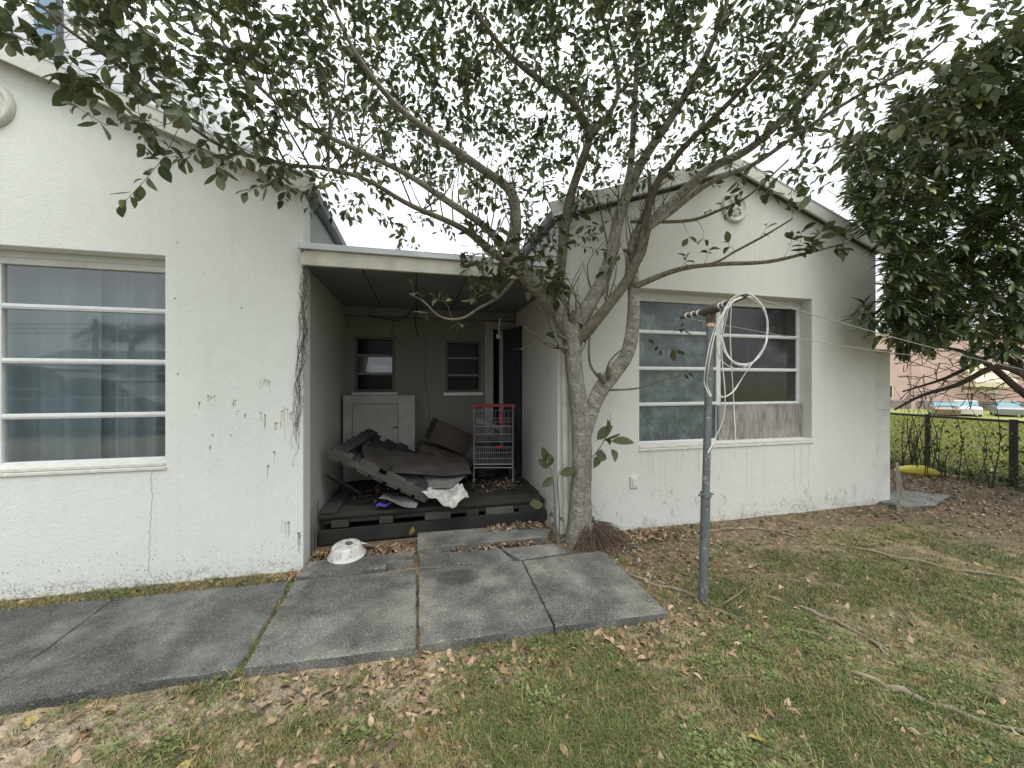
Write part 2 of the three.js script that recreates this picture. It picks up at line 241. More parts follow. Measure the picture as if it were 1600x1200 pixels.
// ------------------------------------------------------------------ materials
const std = (o) => new THREE.MeshStandardMaterial({ roughness: 0.9, side: THREE.DoubleSide, ...o });
const lin = (r, g, b) => new THREE.Color().setRGB(r, g, b);
const M = {
  wallL: std({ map: texLeft, bumpMap: stuccoBump, bumpScale: 0.0026 }), wallR: std({ map: texRight, bumpMap: stuccoBump, bumpScale: 0.0026 }),
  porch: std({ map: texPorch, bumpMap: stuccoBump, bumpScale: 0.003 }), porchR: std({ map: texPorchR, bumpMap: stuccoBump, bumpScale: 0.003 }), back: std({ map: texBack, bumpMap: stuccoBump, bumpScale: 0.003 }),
  trim: std({ map: sized(speckMap([0.55, 0.56, 0.52], 0.16, 7, 3), 0.8), roughness: 0.7 }), fascia: std({ map: sized(speckMap([0.5, 0.5, 0.43], 0.22, 9, 8), 1.3, 0.6), roughness: 0.75 }),
  flash: std({ map: sized(speckMap([0.5, 0.53, 0.55], 0.12, 6, 5), 1), roughness: 0.45, metalness: 0.3 }), ceiling: std({ map: sized(speckMap([0.14, 0.148, 0.15], 0.14, 6, 2), 1.2), roughness: 0.7 }),  // ceiling: white-grey paint coloured dark in place of shade
  roof: std({ map: sized(speckMap([0.3, 0.31, 0.32], 0.25, 12, 4), 1.5) }), alu: std({ map: sized(speckMap([0.62, 0.64, 0.64], 0.12, 12, 6), 0.5), roughness: 0.45, metalness: 0.15 }),
  aluDim: std({ color: lin(0.16, 0.17, 0.17), roughness: 0.6 }), aluOld: std({ map: sized(speckMap([0.5, 0.52, 0.5], 0.3, 16, 9), 0.5), roughness: 0.6 }), darkFrame: std({ color: lin(0.07, 0.075, 0.07), roughness: 0.7 }),
  concrete: std({ map: concreteT, bumpMap: concreteB, bumpScale: 0.006, roughness: 0.92 }), concreteDark: std({ map: concreteT, color: lin(0.72, 0.74, 0.76), bumpMap: concreteB, bumpScale: 0.006, roughness: 0.9 }), concreteBlot: std({ map: blotT, bumpMap: concreteB, bumpScale: 0.006 }), concretePale: std({ map: concreteT, color: lin(1, 1, 1), bumpMap: concreteB, bumpScale: 0.006 }),
  bark: std({ map: barkT, bumpMap: barkB, bumpScale: 0.008, roughness: 0.95 }), barkDark: std({ map: barkT, color: lin(0.62, 0.58, 0.5), bumpMap: barkB, bumpScale: 0.006 }), twig: std({ color: lin(0.1, 0.085, 0.06) }), barkMango: std({ map: barkT, color: lin(0.4, 0.34, 0.28), bumpMap: barkB, bumpScale: 0.006 }),
  ply: std({ map: plyT, roughness: 0.95 }), pole: std({ map: sized(paint(256, 1024, (u, v) => { const n = turned(u * 5 + 2, v * 14, 5), s = sstep(0.63, 0.7, turned(u * 9, v * 30 + 30, 5)), c = sstep(0.7, 0.74, turned(u * 14 + 9, v * 40 + 7, 4)); return [0, 1, 2].map((q) => lerp(lerp([0.16, 0.185, 0.195][q] * (0.75 + 0.5 * n), [0.16, 0.09, 0.05][q], s * 0.8), [0.5, 0.5, 0.48][q], c * 0.7)); }), 0.3, 1.2), roughness: 0.55, metalness: 0.45 }), rust: std({ map: sized(speckMap([0.09, 0.07, 0.055], 0.5, 20, 7), 0.2), roughness: 0.9 }), brass: std({ color: lin(0.6, 0.42, 0.28), roughness: 0.4, metalness: 0.6 }),
  wire: std({ color: lin(0.55, 0.55, 0.52), roughness: 0.5 }), line: std({ color: lin(0.12, 0.12, 0.12), roughness: 0.7 }), chrome: std({ color: lin(0.2, 0.205, 0.21), roughness: 0.4, metalness: 0.8 }), red: std({ color: lin(0.2, 0.016, 0.022), roughness: 0.5 }), rubber: std({ color: lin(0.03, 0.03, 0.03) }),
  black: std({ color: lin(0.015, 0.016, 0.018), roughness: 0.8 }), casing: std({ map: sized(speckMap([0.3, 0.3, 0.28], 0.2, 9, 5), 0.6) }), lath: wood(0.5, 0.46, 0.4), door: std({ map: woodT, color: lin(0.06, 0.085, 0.1), roughness: 0.7 }), plaster: std({ map: sized(speckMap([0.56, 0.56, 0.51], 0.2, 14, 2), 0.5), roughness: 0.9 }),
  root: std({ map: speckMap([0.22, 0.178, 0.13], 0.3, 9, 3), bumpMap: barkB, bumpScale: 0.004 }), rootFibre: std({ color: lin(0.1, 0.068, 0.048) }), vine: std({ color: lin(0.11, 0.1, 0.085) }),
};
function wood(r, g, b) { return std({ map: woodT, bumpMap: woodB, bumpScale: 0.004, color: lin(r, g, b), roughness: 0.95 }); }
M.deck = [wood(0.085, 0.08, 0.072), wood(0.055, 0.052, 0.048), wood(0.12, 0.113, 0.1), wood(0.22, 0.21, 0.19)];
M.pallet = [wood(0.11, 0.11, 0.108), wood(0.07, 0.07, 0.068), wood(0.17, 0.167, 0.155)];
M.brownWood = wood(0.12, 0.085, 0.065); M.brownWood2 = wood(0.085, 0.062, 0.05);
const glass = (o = {}) => new THREE.MeshPhysicalMaterial({ transmission: 1, thickness: 0, roughness: 0.03, ior: 1.55, color: 0xffffff, side: THREE.DoubleSide, ...o });
M.glass = glass({ color: lin(0.86, 0.9, 0.91), ior: 1.8 });
M.glassDark = glass({ color: lin(0.08, 0.09, 0.09), ior: 1.33, roughness: 0.15, specularIntensity: 0.5 });
M.dusty = [0, 1, 2, 3].map((i) => glass({ map: dustT(i * 11 + 2, [0.19, 0.24, 0.245]), transmission: 0.42, roughness: 0.2 }));
M.dusty2 = [0, 1, 2].map((i) => glass({ map: dustT(i * 7 + 50, [0.2, 0.21, 0.2]), transmission: 0.85, roughness: 0.12 }));

// ------------------------------------------------------------------ ground
const SLAB = 0.055;
function groundKind(x, z) {      // what lies there: [grass, soil, sand, litter]
  const n = fbm(x * 0.9 + 20, z * 0.9 + 20, 256, 4), m = fbm(x * 3.1 + 5, z * 3.1 + 9, 256, 3);
  let grass = sstep(0.36, 0.6, n * 0.6 + m * 0.4 + 0.06);
  const nearSlab = x < 1.7 ? Math.exp(-(((z + 2.1) / 0.22) ** 2)) * (x > -6 ? 1 : 0) : 0;
  const sand = nearSlab * (0.25 + 0.9 * m) * (x < 0.6 ? 1 : 0.4);
  const bed = Math.exp(-(((x - 2.1) / 0.75) ** 2 + ((z + 2.95) / 0.5) ** 2)), wallStrip = z < -3.1 && x < 6 ? 0.5 : 0;
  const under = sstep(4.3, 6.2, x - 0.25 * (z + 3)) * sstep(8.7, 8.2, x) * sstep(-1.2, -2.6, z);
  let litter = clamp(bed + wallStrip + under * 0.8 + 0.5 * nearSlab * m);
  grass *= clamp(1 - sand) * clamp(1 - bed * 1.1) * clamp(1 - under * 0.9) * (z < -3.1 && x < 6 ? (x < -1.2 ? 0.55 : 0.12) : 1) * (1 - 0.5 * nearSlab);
  if (x > 8.75) { grass = 1; litter = 0; }
  return [grass, clamp(under), sand, litter];
}
function groundY(x, z) {
  const s = 0.893 * x - 0.45 * z; if (s > 26 && x > 12) return -1.35 * sstep(26, 37, s);      // beyond the lot the ground falls to a lower car park
  if (x > 12 || z > 4 || z < -12 || x < -9) return 0;
  return 0.03 * (fbm(x * 1.6 + 7, z * 1.6 + 3, 256, 3) - 0.5) + 0.012 * (fbm(x * 9, z * 9, 256, 2) - 0.5) + 0.05 * Math.exp(-(((x - 1.55) / 0.3) ** 2 + ((z + 3.38) / 0.3) ** 2));
}
{
  const N = 300, g = new THREE.PlaneGeometry(1, 1, N, N), p = g.attributes.position, col = new Float32Array(p.count * 3), uv = g.attributes.uv;
  const w = (s) => { const a = Math.abs(s); return Math.sign(s) * (7 * a + 700 * a ** 7); };
  for (let i = 0; i < p.count; i++) {
    const x = 1.8 + w(p.getX(i) * 2), z = -2.2 + w(p.getY(i) * 2), [gr, un, sa, li] = groundKind(x, z), far = x > 8.75;
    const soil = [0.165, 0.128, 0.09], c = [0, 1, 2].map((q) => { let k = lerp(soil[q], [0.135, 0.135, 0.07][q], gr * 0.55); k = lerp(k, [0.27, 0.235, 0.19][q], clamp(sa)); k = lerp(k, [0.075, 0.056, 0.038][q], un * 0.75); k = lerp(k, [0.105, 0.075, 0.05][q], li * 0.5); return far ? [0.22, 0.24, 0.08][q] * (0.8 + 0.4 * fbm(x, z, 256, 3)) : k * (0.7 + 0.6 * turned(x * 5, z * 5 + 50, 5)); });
    p.setXYZ(i, x, groundY(x, z), z); uv.setXY(i, x, z); for (let q = 0; q < 3; q++) col[3 * i + q] = c[q] / 0.36;
  }
  const ix = g.index.array; for (let i = 0; i < ix.length; i += 3) { const t = ix[i]; ix[i] = ix[i + 1]; ix[i + 1] = t; }
  g.setAttribute('color', new THREE.BufferAttribute(col, 3)); g.computeVertexNormals();
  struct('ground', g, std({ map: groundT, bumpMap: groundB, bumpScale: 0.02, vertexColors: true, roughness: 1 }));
}

// ------------------------------------------------------------------ concrete path: every slab a piece of it
{
  const path = new THREE.Group(); path.name = 'path'; path.userData.kind = 'structure'; scene.add(path);
  const r = rng(4);
  const rough = (poly, step = 0.07, amp = 0.008) => { const o = []; for (let i = 0; i < poly.length; i++) { const a = poly[i], b = poly[(i + 1) % poly.length], L = Math.hypot(b[0] - a[0], b[1] - a[1]), n = Math.max(1, Math.round(L / step)); for (let k = 0; k < n; k++) { const t = k / n, e = k ? amp : 0; o.push([lerp(a[0], b[0], t) + (r() - 0.5) * e, lerp(a[1], b[1], t) + (r() - 0.5) * e]); } } return o; };
  const slab = (poly, y1, m, tilt = [0, 0], amp) => { const s = mesh('slab', slabGeo(rough(poly, 0.07, amp), -0.12, y1), m, path); s.rotation.set(tilt[0], 0, tilt[1]); return s; };
  slab([[-6.2, -3.27], [-3.13, -3.26], [-3.12, -2.31], [-6.2, -2.3]], SLAB - 0.008, M.concreteDark, [0, 0], 0.016);
  slab([[-3.115, -3.26], [-2.045, -3.245], [-2.03, -2.305], [-3.11, -2.31]], SLAB - 0.004, M.concreteDark, [0, 0], 0.016);
  slab([[-2.035, -3.245], [-0.945, -3.215], [-0.915, -2.7], [-0.93, -2.3], [-2.02, -2.305]], SLAB - 0.006, M.concreteDark, [0, 0], 0.018);
  slab([[-0.9, -3.2], [-0.012, -3.165], [-0.01, -2.24], [-0.885, -2.29]], SLAB, M.concrete);
  slab([[0.008, -3.16], [0.845, -3.1], [0.81, -2.23], [0.008, -2.24]], SLAB + 0.004, M.concreteBlot);
  slab([[0.855, -3.1], [1.6, -3.12], [1.58, -2.18], [0.82, -2.22]], SLAB + 0.002, M.concrete);
  slab([[0.012, -3.42], [0.72, -3.37], [0.78, -3.115], [0.012, -3.175]], SLAB + 0.006, M.concrete);
  slab([[0.73, -3.37], [1.2, -3.36], [1.3, -3.16], [0.84, -3.115]], SLAB + 0.004, M.concrete);
  slab([[0.0, -3.82], [1.05, -3.78], [1.28, -3.6], [1.2, -3.44], [0.0, -3.46]], SLAB + 0.04, M.concretePale);
  slab([[-0.86, -3.46], [-0.03, -3.46], [-0.03, -3.31], [-0.24, -3.3], [-0.25, -3.21], [-0.9, -3.225]], SLAB + 0.02, M.concrete, [0, 0], 0.02);
  slab([[1.62, -3.32], [1.95, -3.34], [2.02, -3.16], [1.8, -3.1]], 0.025, M.concrete, [0, 0], 0.03);
  // broken paving beside the far corner of the house
  slab([[5.75, -3.75], [6.6, -3.95], [6.95, -3.6], [6.2, -3.35], [5.7, -3.42]], 0.03, M.concretePale, [0, 0], 0.05);
  struct('road', slabGeo([[-60, 8.5], [60, 8.5], [60, 15], [-60, 15]], -0.05, 0.03), std({ color: lin(0.05, 0.05, 0.052) }));
}

// ------------------------------------------------------------------ the house
const house = thing('house', 'white stucco house with two gabled wings and a dark recessed porch between them', 'house');
{
  const wallShape = (x0, x1, eave, apex, hole) => { const s = new THREE.Shape([[x0, -0.25], [x1, -0.25], [x1, eave], [(x0 + x1) / 2, apex], [x0, eave]].map((a) => new THREE.Vector2(...a))); for (const [a, b, c, d] of hole) s.holes.push(new THREE.Path([[a, c], [a, d], [b, d], [b, c]].map((q) => new THREE.Vector2(...q)))); return s; };
  const gable = (shape, z, m) => { const g = new THREE.ExtrudeGeometry(shape, { depth: 0.2, bevelEnabled: true, bevelSize: 0.006, bevelOffset: -0.006, bevelThickness: 0.006, bevelSegments: 2 }); g.translate(0, 0, z - 0.206); return mesh('wall', g, m, house); };
  const LX0 = -4.98, RX1 = 5.63, WL = [-4.06, -1.885, 0.905, 2.52], WR = [2.276, 4.6, 0.845, 2.545];
  gable(wallShape(LX0, XPL, 3.12, 3.86, [WL]), ZL, M.wallL); gable(wallShape(XPR, RX1, 3.16, 3.9, [WR]), ZR, M.wallR);
  // side walls, back walls, floors and ceilings that close the rooms
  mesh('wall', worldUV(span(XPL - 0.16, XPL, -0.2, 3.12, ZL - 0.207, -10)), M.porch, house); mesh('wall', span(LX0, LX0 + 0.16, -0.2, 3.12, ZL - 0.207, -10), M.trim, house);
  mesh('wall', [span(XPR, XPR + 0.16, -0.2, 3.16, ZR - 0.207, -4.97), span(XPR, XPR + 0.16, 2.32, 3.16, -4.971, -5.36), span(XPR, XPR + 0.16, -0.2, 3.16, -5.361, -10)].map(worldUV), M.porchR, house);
  mesh('wall', span(RX1 - 0.16, RX1, -0.2, 3.16, ZR - 0.207, -10), std({ map: sized(speckMap([0.3, 0.3, 0.28], 0.15, 7, 3), 0.8) }), house); mesh('wall', span(LX0, RX1, -0.2, 3.1, -10, -10.16), std({ color: lin(0.1, 0.1, 0.095) }), house);  // side and rear wall colour darkened to imitate dim rooms inside
  mesh('floor', span(LX0 + 0.17, RX1 - 0.17, 0.1, 0.24, -5.52, -9.99), wood(0.2, 0.17, 0.14), house); for (const [a, b, z] of [[LX0 + 0.17, XPL - 0.17, -3.72], [XPR + 0.17, RX1 - 0.17, -3.84]]) mesh('floor', span(a, b, 0.1, 0.24, z, -5.515), wood(0.2, 0.17, 0.14), house);
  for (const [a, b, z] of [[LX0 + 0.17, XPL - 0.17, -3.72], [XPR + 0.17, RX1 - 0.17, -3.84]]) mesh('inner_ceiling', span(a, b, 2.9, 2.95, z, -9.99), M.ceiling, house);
  // roofs: two slopes each, with rake boards on the gable ends
  const roof = (x0, x1, eave, apex, z) => {
    const c = (x0 + x1) / 2, ov = 0.09, sl = (apex - eave) / (c - x0);
    for (const s of [-1, 1]) {
      const xe = s < 0 ? x0 - ov : x1 + ov, a = V(c, apex + 0.075, 0), b = V(xe, eave - ov * sl + 0.075, 0), dir = b.clone().sub(a), L = dir.length(), ang = Math.atan2(dir.y, dir.x);
      const place = (g, off) => { g.rotateZ(ang); g.translate((a.x + b.x) / 2 - Math.sin(ang) * off * 1, (a.y + b.y) / 2 + Math.abs(Math.cos(ang)) * off, 0); return g; };
      const len = 6.65; const rf = mesh('roof', place(box(L, 0.05, len, 0, 0, z + 0.06 - len / 2), 0), M.roof, house);
      mesh('rake_board', place(box(L + 0.004, 0.12, 0.028, 0, -0.035, z + 0.085), 0), M.trim, rf); mesh('drip_edge', place(box(L + 0.01, 0.02, 0.05, 0, 0.037, z + 0.08), 0), M.flash, rf);
    }
  };
  roof(LX0, XPL, 3.12, 3.86, ZL); roof(XPR, RX1, 3.16, 3.9, ZR);
  // low corner pier at the right end of the front wall
  mesh('corner_pier', [span(5.633, 5.93, -0.2, 1.93, ZR - 0.03, ZR - 0.6, 0.01), span(5.632, 5.95, 1.932, 1.97, ZR - 0.02, ZR - 0.62, 0.008)], M.trim, house);
  mesh('ledge', span(5.632, 5.94, 1.2, 1.225, ZR - 0.012, ZR - 0.032), M.trim, house);

  // windows: awning sashes in aluminium frames, set back in the wall
  function awning(X0, X1, Y0, Y1, z, cols, label, wallZ) {
    const w = sub('window', house); w.userData.label = label; const f = 0.05;
    mesh('frame', [span(X0, X0 + f, Y0 + f, Y1 - f, z, z - 0.05, 0.004), span(X1 - f, X1, Y0 + f, Y1 - f, z, z - 0.05, 0.004), span(X0, X1, Y1 - f, Y1, z, z - 0.05, 0.004), span(X0, X1, Y0, Y0 + f, z + 0.004, z - 0.05, 0.004)], M.alu, w);
    mesh('head_board', span(X0 + 0.002, X1 - 0.002, Y1 - 0.1, Y1 - f - 0.002, z + 0.012, z - 0.03, 0.004), M.trim, w);
    mesh('sill', [span(X0 + 0.002, X1 - 0.002, Y0 + 0.001, Y0 + 0.03, wallZ + 0.006, z + 0.003, 0.006), span(X0 - 0.012, X1 + 0.012, Y0 - 0.028, Y0 - 0.001, wallZ + 0.012, wallZ - 0.03, 0.006)], M.wallR === M.wallL ? M.trim : M.plaster, w);
    cols.forEach(({ x0, x1, rows, mats, board }, ci) => {
      if (ci) mesh('mullion', span(x0 - 0.06, x0 - 0.002, Y0 + f, Y1 - 0.1, z + 0.006, z - 0.05, 0.004), M.alu, w);
      for (let i = 0; i < rows.length - 1; i++) {
        const a = rows[i], b = rows[i + 1], last = i === rows.length - 2;
        if (board && last) { const g = span(x0 - 0.055, x1 + 0.04, b - 0.005, a - 0.012, z + 0.03, z + 0.012); mesh('plywood_board', fitUV(g, x0, x1 + 0.04, b, a), M.ply, w); continue; }
        mesh('pane', fitUV(span(x0 + 0.004, x1 - 0.004, last && !board ? b - 0.01 : b + 0.018, a - 0.018, z - 0.016, z - 0.02), x0, x1, b, a), mats[i % mats.length], w);
        if (!last || board) mesh('sash_rail', [span(x0 + 0.001, x1 - 0.001, b - 0.02, b + 0.019, z + 0.012, z - 0.03, 0.005), span(x0 + 0.002, x1 - 0.002, b - 0.006, b + 0.004, z + 0.018, z + 0.008)], M.alu, w);
      }
    });
    return w;
  }
  function fitUV(g, x0, x1, y0, y1) { const p = g.attributes.position, uv = g.attributes.uv; for (let i = 0; i < p.count; i++) uv.setXY(i, (p.getX(i) - x0) / (x1 - x0), (p.getY(i) - y0) / (y1 - y0)); return g; }
  const yL = (py) => onZ(250, py, ZL - 0.14).y, rowsL = [yL(416), yL(487), yL(566), yL(647), WL[2] + 0.05];
  awning(WL[0], WL[1], WL[2], WL[3], ZL - 0.13, [{ x0: WL[0] + 0.05, x1: -3.02, rows: rowsL, mats: [M.glass] }, { x0: -2.96, x1: WL[1] - 0.05, rows: rowsL, mats: [M.glass] }], 'large clean window of wide horizontal panes with pale curtains behind', ZL);
  const yR = (px, py) => onZ(px, py, ZR - 0.15).y, rowsR = [yR(1060, 470), yR(1060, 520), yR(1060, 576), yR(1060, 631), WR[2] + 0.05], rowsQ = [yR(1190, 480), yR(1190, 526), yR(1190, 578), yR(1190, 630), WR[2]];
  awning(WR[0], WR[1], WR[2], WR[3], ZR - 0.15, [{ x0: WR[0] + 0.05, x1: 3.37, rows: rowsR, mats: M.dusty }, { x0: 3.43, x1: WR[1] - 0.05, rows: rowsQ, mats: M.dusty2, board: true }], 'wide window with dusty left panes and a grey plywood board in its lower right corner', ZR);
  // back windows in the porch
  const backHoles = [];
  for (const [px0, px1, py0, py1, rows, label] of [[554, 617, 527, 613, 3, 'small dark back window above the cupboard'], [696, 751, 533, 613, 3, 'small dark back window near the door']]) {
    const a = onZ(px0, py1, ZB), b = onZ(px1, py0, ZB); backHoles.push([a.x, b.x, a.y, b.y]);
    const w = sub('window', house), z = ZB - 0.06, f = 0.035, h = (b.y - a.y) / rows; w.userData.label = label;
    mesh('frame', [span(a.x, a.x + f, a.y + f, b.y - f, z + 0.06, z - 0.04), span(b.x - f, b.x, a.y + f, b.y - f, z + 0.06, z - 0.04), span(a.x, b.x, b.y - f, b.y, z + 0.06, z - 0.04), span(a.x, b.x, a.y, a.y + f, z + 0.062, z - 0.04)], M.darkFrame, w);
    mesh('sill', span(a.x - 0.03, b.x + 0.03, a.y - 0.045, a.y - 0.002, ZB + 0.03, ZB - 0.08, 0.005), M.trim, w);
    for (let i = 0; i < rows; i++) { mesh('pane', span(a.x + f, b.x - f, a.y + h * i + 0.02, a.y + h * (i + 1) - 0.02, z - 0.01, z - 0.014), px0 < 600 && i === 1 ? M.glass : M.glassDark, w); if (i) mesh('sash_rail', span(a.x + f, b.x - f, a.y + h * i - 0.014, a.y + h * i + 0.014, z + 0.01, z - 0.03), M.aluDim, w); }
  }
  // back wall of the porch, with the slot beside the door
  const sx0 = onZ(770, 600, ZB).x, sx1 = onZ(782, 600, ZB).x, dY = 0.33;
  { const s = new THREE.Shape([[XPL, -0.2], [XPR, -0.2], [XPR, 2.55], [XPL, 2.55]].map((a) => new THREE.Vector2(...a)));
    for (const [a, b, c, d] of [...backHoles, [sx0, sx1, dY, 2.3]]) s.holes.push(new THREE.Path([[a, c], [a, d], [b, d], [b, c]].map((q) => new THREE.Vector2(...q))));
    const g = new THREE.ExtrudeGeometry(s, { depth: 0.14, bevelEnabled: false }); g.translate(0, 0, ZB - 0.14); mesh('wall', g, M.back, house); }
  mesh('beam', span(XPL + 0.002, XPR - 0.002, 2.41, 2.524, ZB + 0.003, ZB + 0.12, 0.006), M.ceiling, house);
  mesh('door_casing', [span(onZ(757, 600, ZB).x, sx0, 0.33, 2.3, ZB + 0.002, ZB + 0.03), span(sx1, sx1 + 0.07, 0.33, 2.3, ZB + 0.002, ZB + 0.045), span(onZ(757, 600, ZB).x, XPR - 0.005, 2.302, 2.4, ZB + 0.002, ZB + 0.04)], M.casing, house);
  { const d = sub('door', house); d.userData.label = 'dark blue-green boarded door standing ajar at the end of the porch'; const n = 4, a = V(XPR - 0.01, 0, -4.985), b = V(1.13, 0, -5.31), top = 2.28;
    for (let i = 0; i < n; i++) { const p = a.clone().lerp(b, i / n), q = a.clone().lerp(b, (i + 0.93) / n), c = p.clone().add(q).multiplyScalar(0.5), m = mesh('board', box(p.distanceTo(q), top - 0.34, 0.035), M.door, d); m.position.set(c.x, (top + 0.34) / 2, c.z); m.rotation.y = Math.atan2(-(q.z - p.z), q.x - p.x); }
    const e = b.clone().lerp(a, 0.14); mesh('edge_board', sheet((u, v) => V(b.x - 0.02 + u * lerp(0.03, 0.13, v), lerp(0.34, 2.27, v), b.z + 0.05 + u * 0.02), 1, 4, 0.02), M.casing, d);
    const h = mesh('handle', new THREE.SphereGeometry(0.025, 10, 8), M.aluOld, d); h.position.set(e.x - 0.02, 1.2, e.z + 0.05); }
  // porch roof: fascia, cap, ceiling panels
  mesh('porch_roof', span(XPL - 0.002, XPR + 0.002, 2.556, 2.618, -3.605, -5.36), M.roof, house);
  mesh('porch_roof', span(XPL + 0.002, XPR - 0.002, 2.55, 2.64, -5.375, -9.99), M.roof, house);
  mesh('fascia', span(XPL + 0.004, XPR - 0.1, 2.5, 2.62, -3.415, -3.452, 0.004), M.fascia, house);
  mesh('roof_cap', [span(XPL - 0.015, XPR - 0.085, 2.622, 2.672, -3.385, -3.6, 0.004)], M.flash, house);
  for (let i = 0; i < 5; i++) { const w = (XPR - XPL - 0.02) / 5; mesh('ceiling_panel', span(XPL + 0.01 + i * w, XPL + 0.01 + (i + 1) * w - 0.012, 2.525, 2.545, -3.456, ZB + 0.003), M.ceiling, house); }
  // medallions in the gables: ring, dished field and a worn relief
  for (const [x, z] of [[-2.95, ZL], [3.47, ZR]]) {
    const m = sub('medallion', house); m.position.set(x, x < 0 ? 3.5 : 3.52, z + 0.002);
    const prof = [[0.001, 0.012], [0.115, 0.008], [0.128, 0.022], [0.14, 0.034], [0.155, 0.034], [0.168, 0.018], [0.172, 0.001]].map((q) => new THREE.Vector2(...q));
    mesh('ring', new THREE.LatheGeometry(prof, 40).rotateX(Math.PI / 2), M.plaster, m);
    const r = rng(9), blobs = []; for (const [bx, by, sx, sy, a] of [[-0.03, 0.05, 0.03, 0.045, 0.4], [-0.045, 0.075, 0.02, 0.018, 0], [0.0, 0.0, 0.032, 0.055, -0.6], [0.045, -0.01, 0.05, 0.028, -0.7], [-0.05, -0.03, 0.02, 0.04, 0.3], [0.02, -0.06, 0.03, 0.025, 0], [0.06, 0.04, 0.018, 0.035, 0.8], [-0.01, -0.085, 0.05, 0.012, 0.1], [0.075, -0.045, 0.014, 0.03, 0.5]]) { const g = new THREE.SphereGeometry(1, 12, 8); g.scale(sx, sy, 0.022 + r() * 0.012); g.rotateZ(a); g.translate(bx, by, 0.01); blobs.push(g); }
    mesh('relief', blobs, M.plaster, m);
  }
  // small cover plate low on the right wall, downpipe at the porch corner
  { const p = onR(990, 753); mesh('cover_plate', [box(0.085, 0.125, 0.016, p.x, p.y, ZR + 0.009, 0.004), box(0.05, 0.08, 0.012, p.x, p.y, ZR + 0.02, 0.003)], M.wallR, house); }
  { const x = XPR + 0.055; mesh('downpipe', [softTube([V(x - 0.02, 2.5, ZR + 0.06), V(x, 1.6, ZR + 0.058), V(x + 0.005, 0.8, ZR + 0.06), V(x + 0.02, 0.22, ZR + 0.065)], 0.036, 0.036, 12, 14), tube([V(x + 0.018, 0.32, ZR + 0.065), V(x + 0.035, 0.02, ZR + 0.09)], [0.046, 0.042], 14)], M.fascia, house); }
  // hanging cable and a conduit with a lamp holder inside the porch
  { const a = onZ(650, 478, -5.2), b = onZ(653, 526, -5.2); mesh('cable', softTube([V(XPL + 0.3, 2.4, -5.2), V(-0.2, 2.37, -5.22), a, a.clone().lerp(b, 0.5).add(V(-0.02, 0, 0)), b], 0.008, 0.008, 24, 6), M.black, house);
    const c = onZ(781, 500, -5.05), d = onZ(779, 522, -5.05); mesh('lamp_holder', [rod(V(c.x, 2.41, -5.05), d, 0.012, 8), new THREE.SphereGeometry(0.04, 12, 10).translate(d.x, d.y - 0.03, d.z)], M.aluOld, house); }
  // curtains in the left room and a pale sheet behind the porch window
  const curtainM = std({ color: lin(0.3, 0.33, 0.35), roughness: 0.95 });
  for (const [x0, x1, z, f] of [[-4.3, -2.5, -3.84, 9], [-2.56, -1.72, -3.9, 7]]) mesh('curtain', sheet((u, v) => V(lerp(x0, x1, u), lerp(0.3, 2.6, v), z + 0.035 * Math.sin(u * f * 6.28 + 1.3 * Math.sin(u * 9)) * (0.6 + 0.4 * (1 - v)) + 0.02 * Math.sin(u * 31)), 90, 3, 0.004), curtainM, house);
  { const p = onZ(594, 577, ZB - 0.2); mesh('pale_sheet', sheet((u, v) => V(p.x - 0.13 + u * 0.32, p.y - 0.1 + v * 0.16, p.z + 0.01 * Math.sin(u * 30)), 20, 2, 0.004), std({ color: lin(0.6, 0.61, 0.62) }), house); }
}
{ // painted cupboard built against the back of the porch
  const x0 = -0.885, x1 = -0.035, z = -5.05, top = 1.385, c = thing('cupboard', 'low off-white painted cupboard with a flush door under the left back window', 'cupboard');
  mesh('body', [span(x0, x1, 0.33, top, z - 0.02, ZB + 0.003, 0.008), span(x0, x0 + 0.1, 0.33, top, z, z - 0.019), span(x1 - 0.2, x1, 0.33, top, z, z - 0.019), span(x0 + 0.101, x1 - 0.201, top - 0.1, top, z, z - 0.019)], std({ map: sized(speckMap([0.26, 0.265, 0.235], 0.2, 8, 6), 0.9) }), c);  // off-white of body and door dimmed, shade mixed into the colour
  const d = mesh('door', span(x0 + 0.112, x1 - 0.212, 0.36, top - 0.112, z + 0.001, z - 0.018, 0.003), std({ map: sized(speckMap([0.24, 0.245, 0.215], 0.16, 6, 9), 0.9) }), c); mesh('handle', [box(0.05, 0.014, 0.02, x1 - 0.24, 0.98, z + 0.012, 0.003)], M.black, d);
}

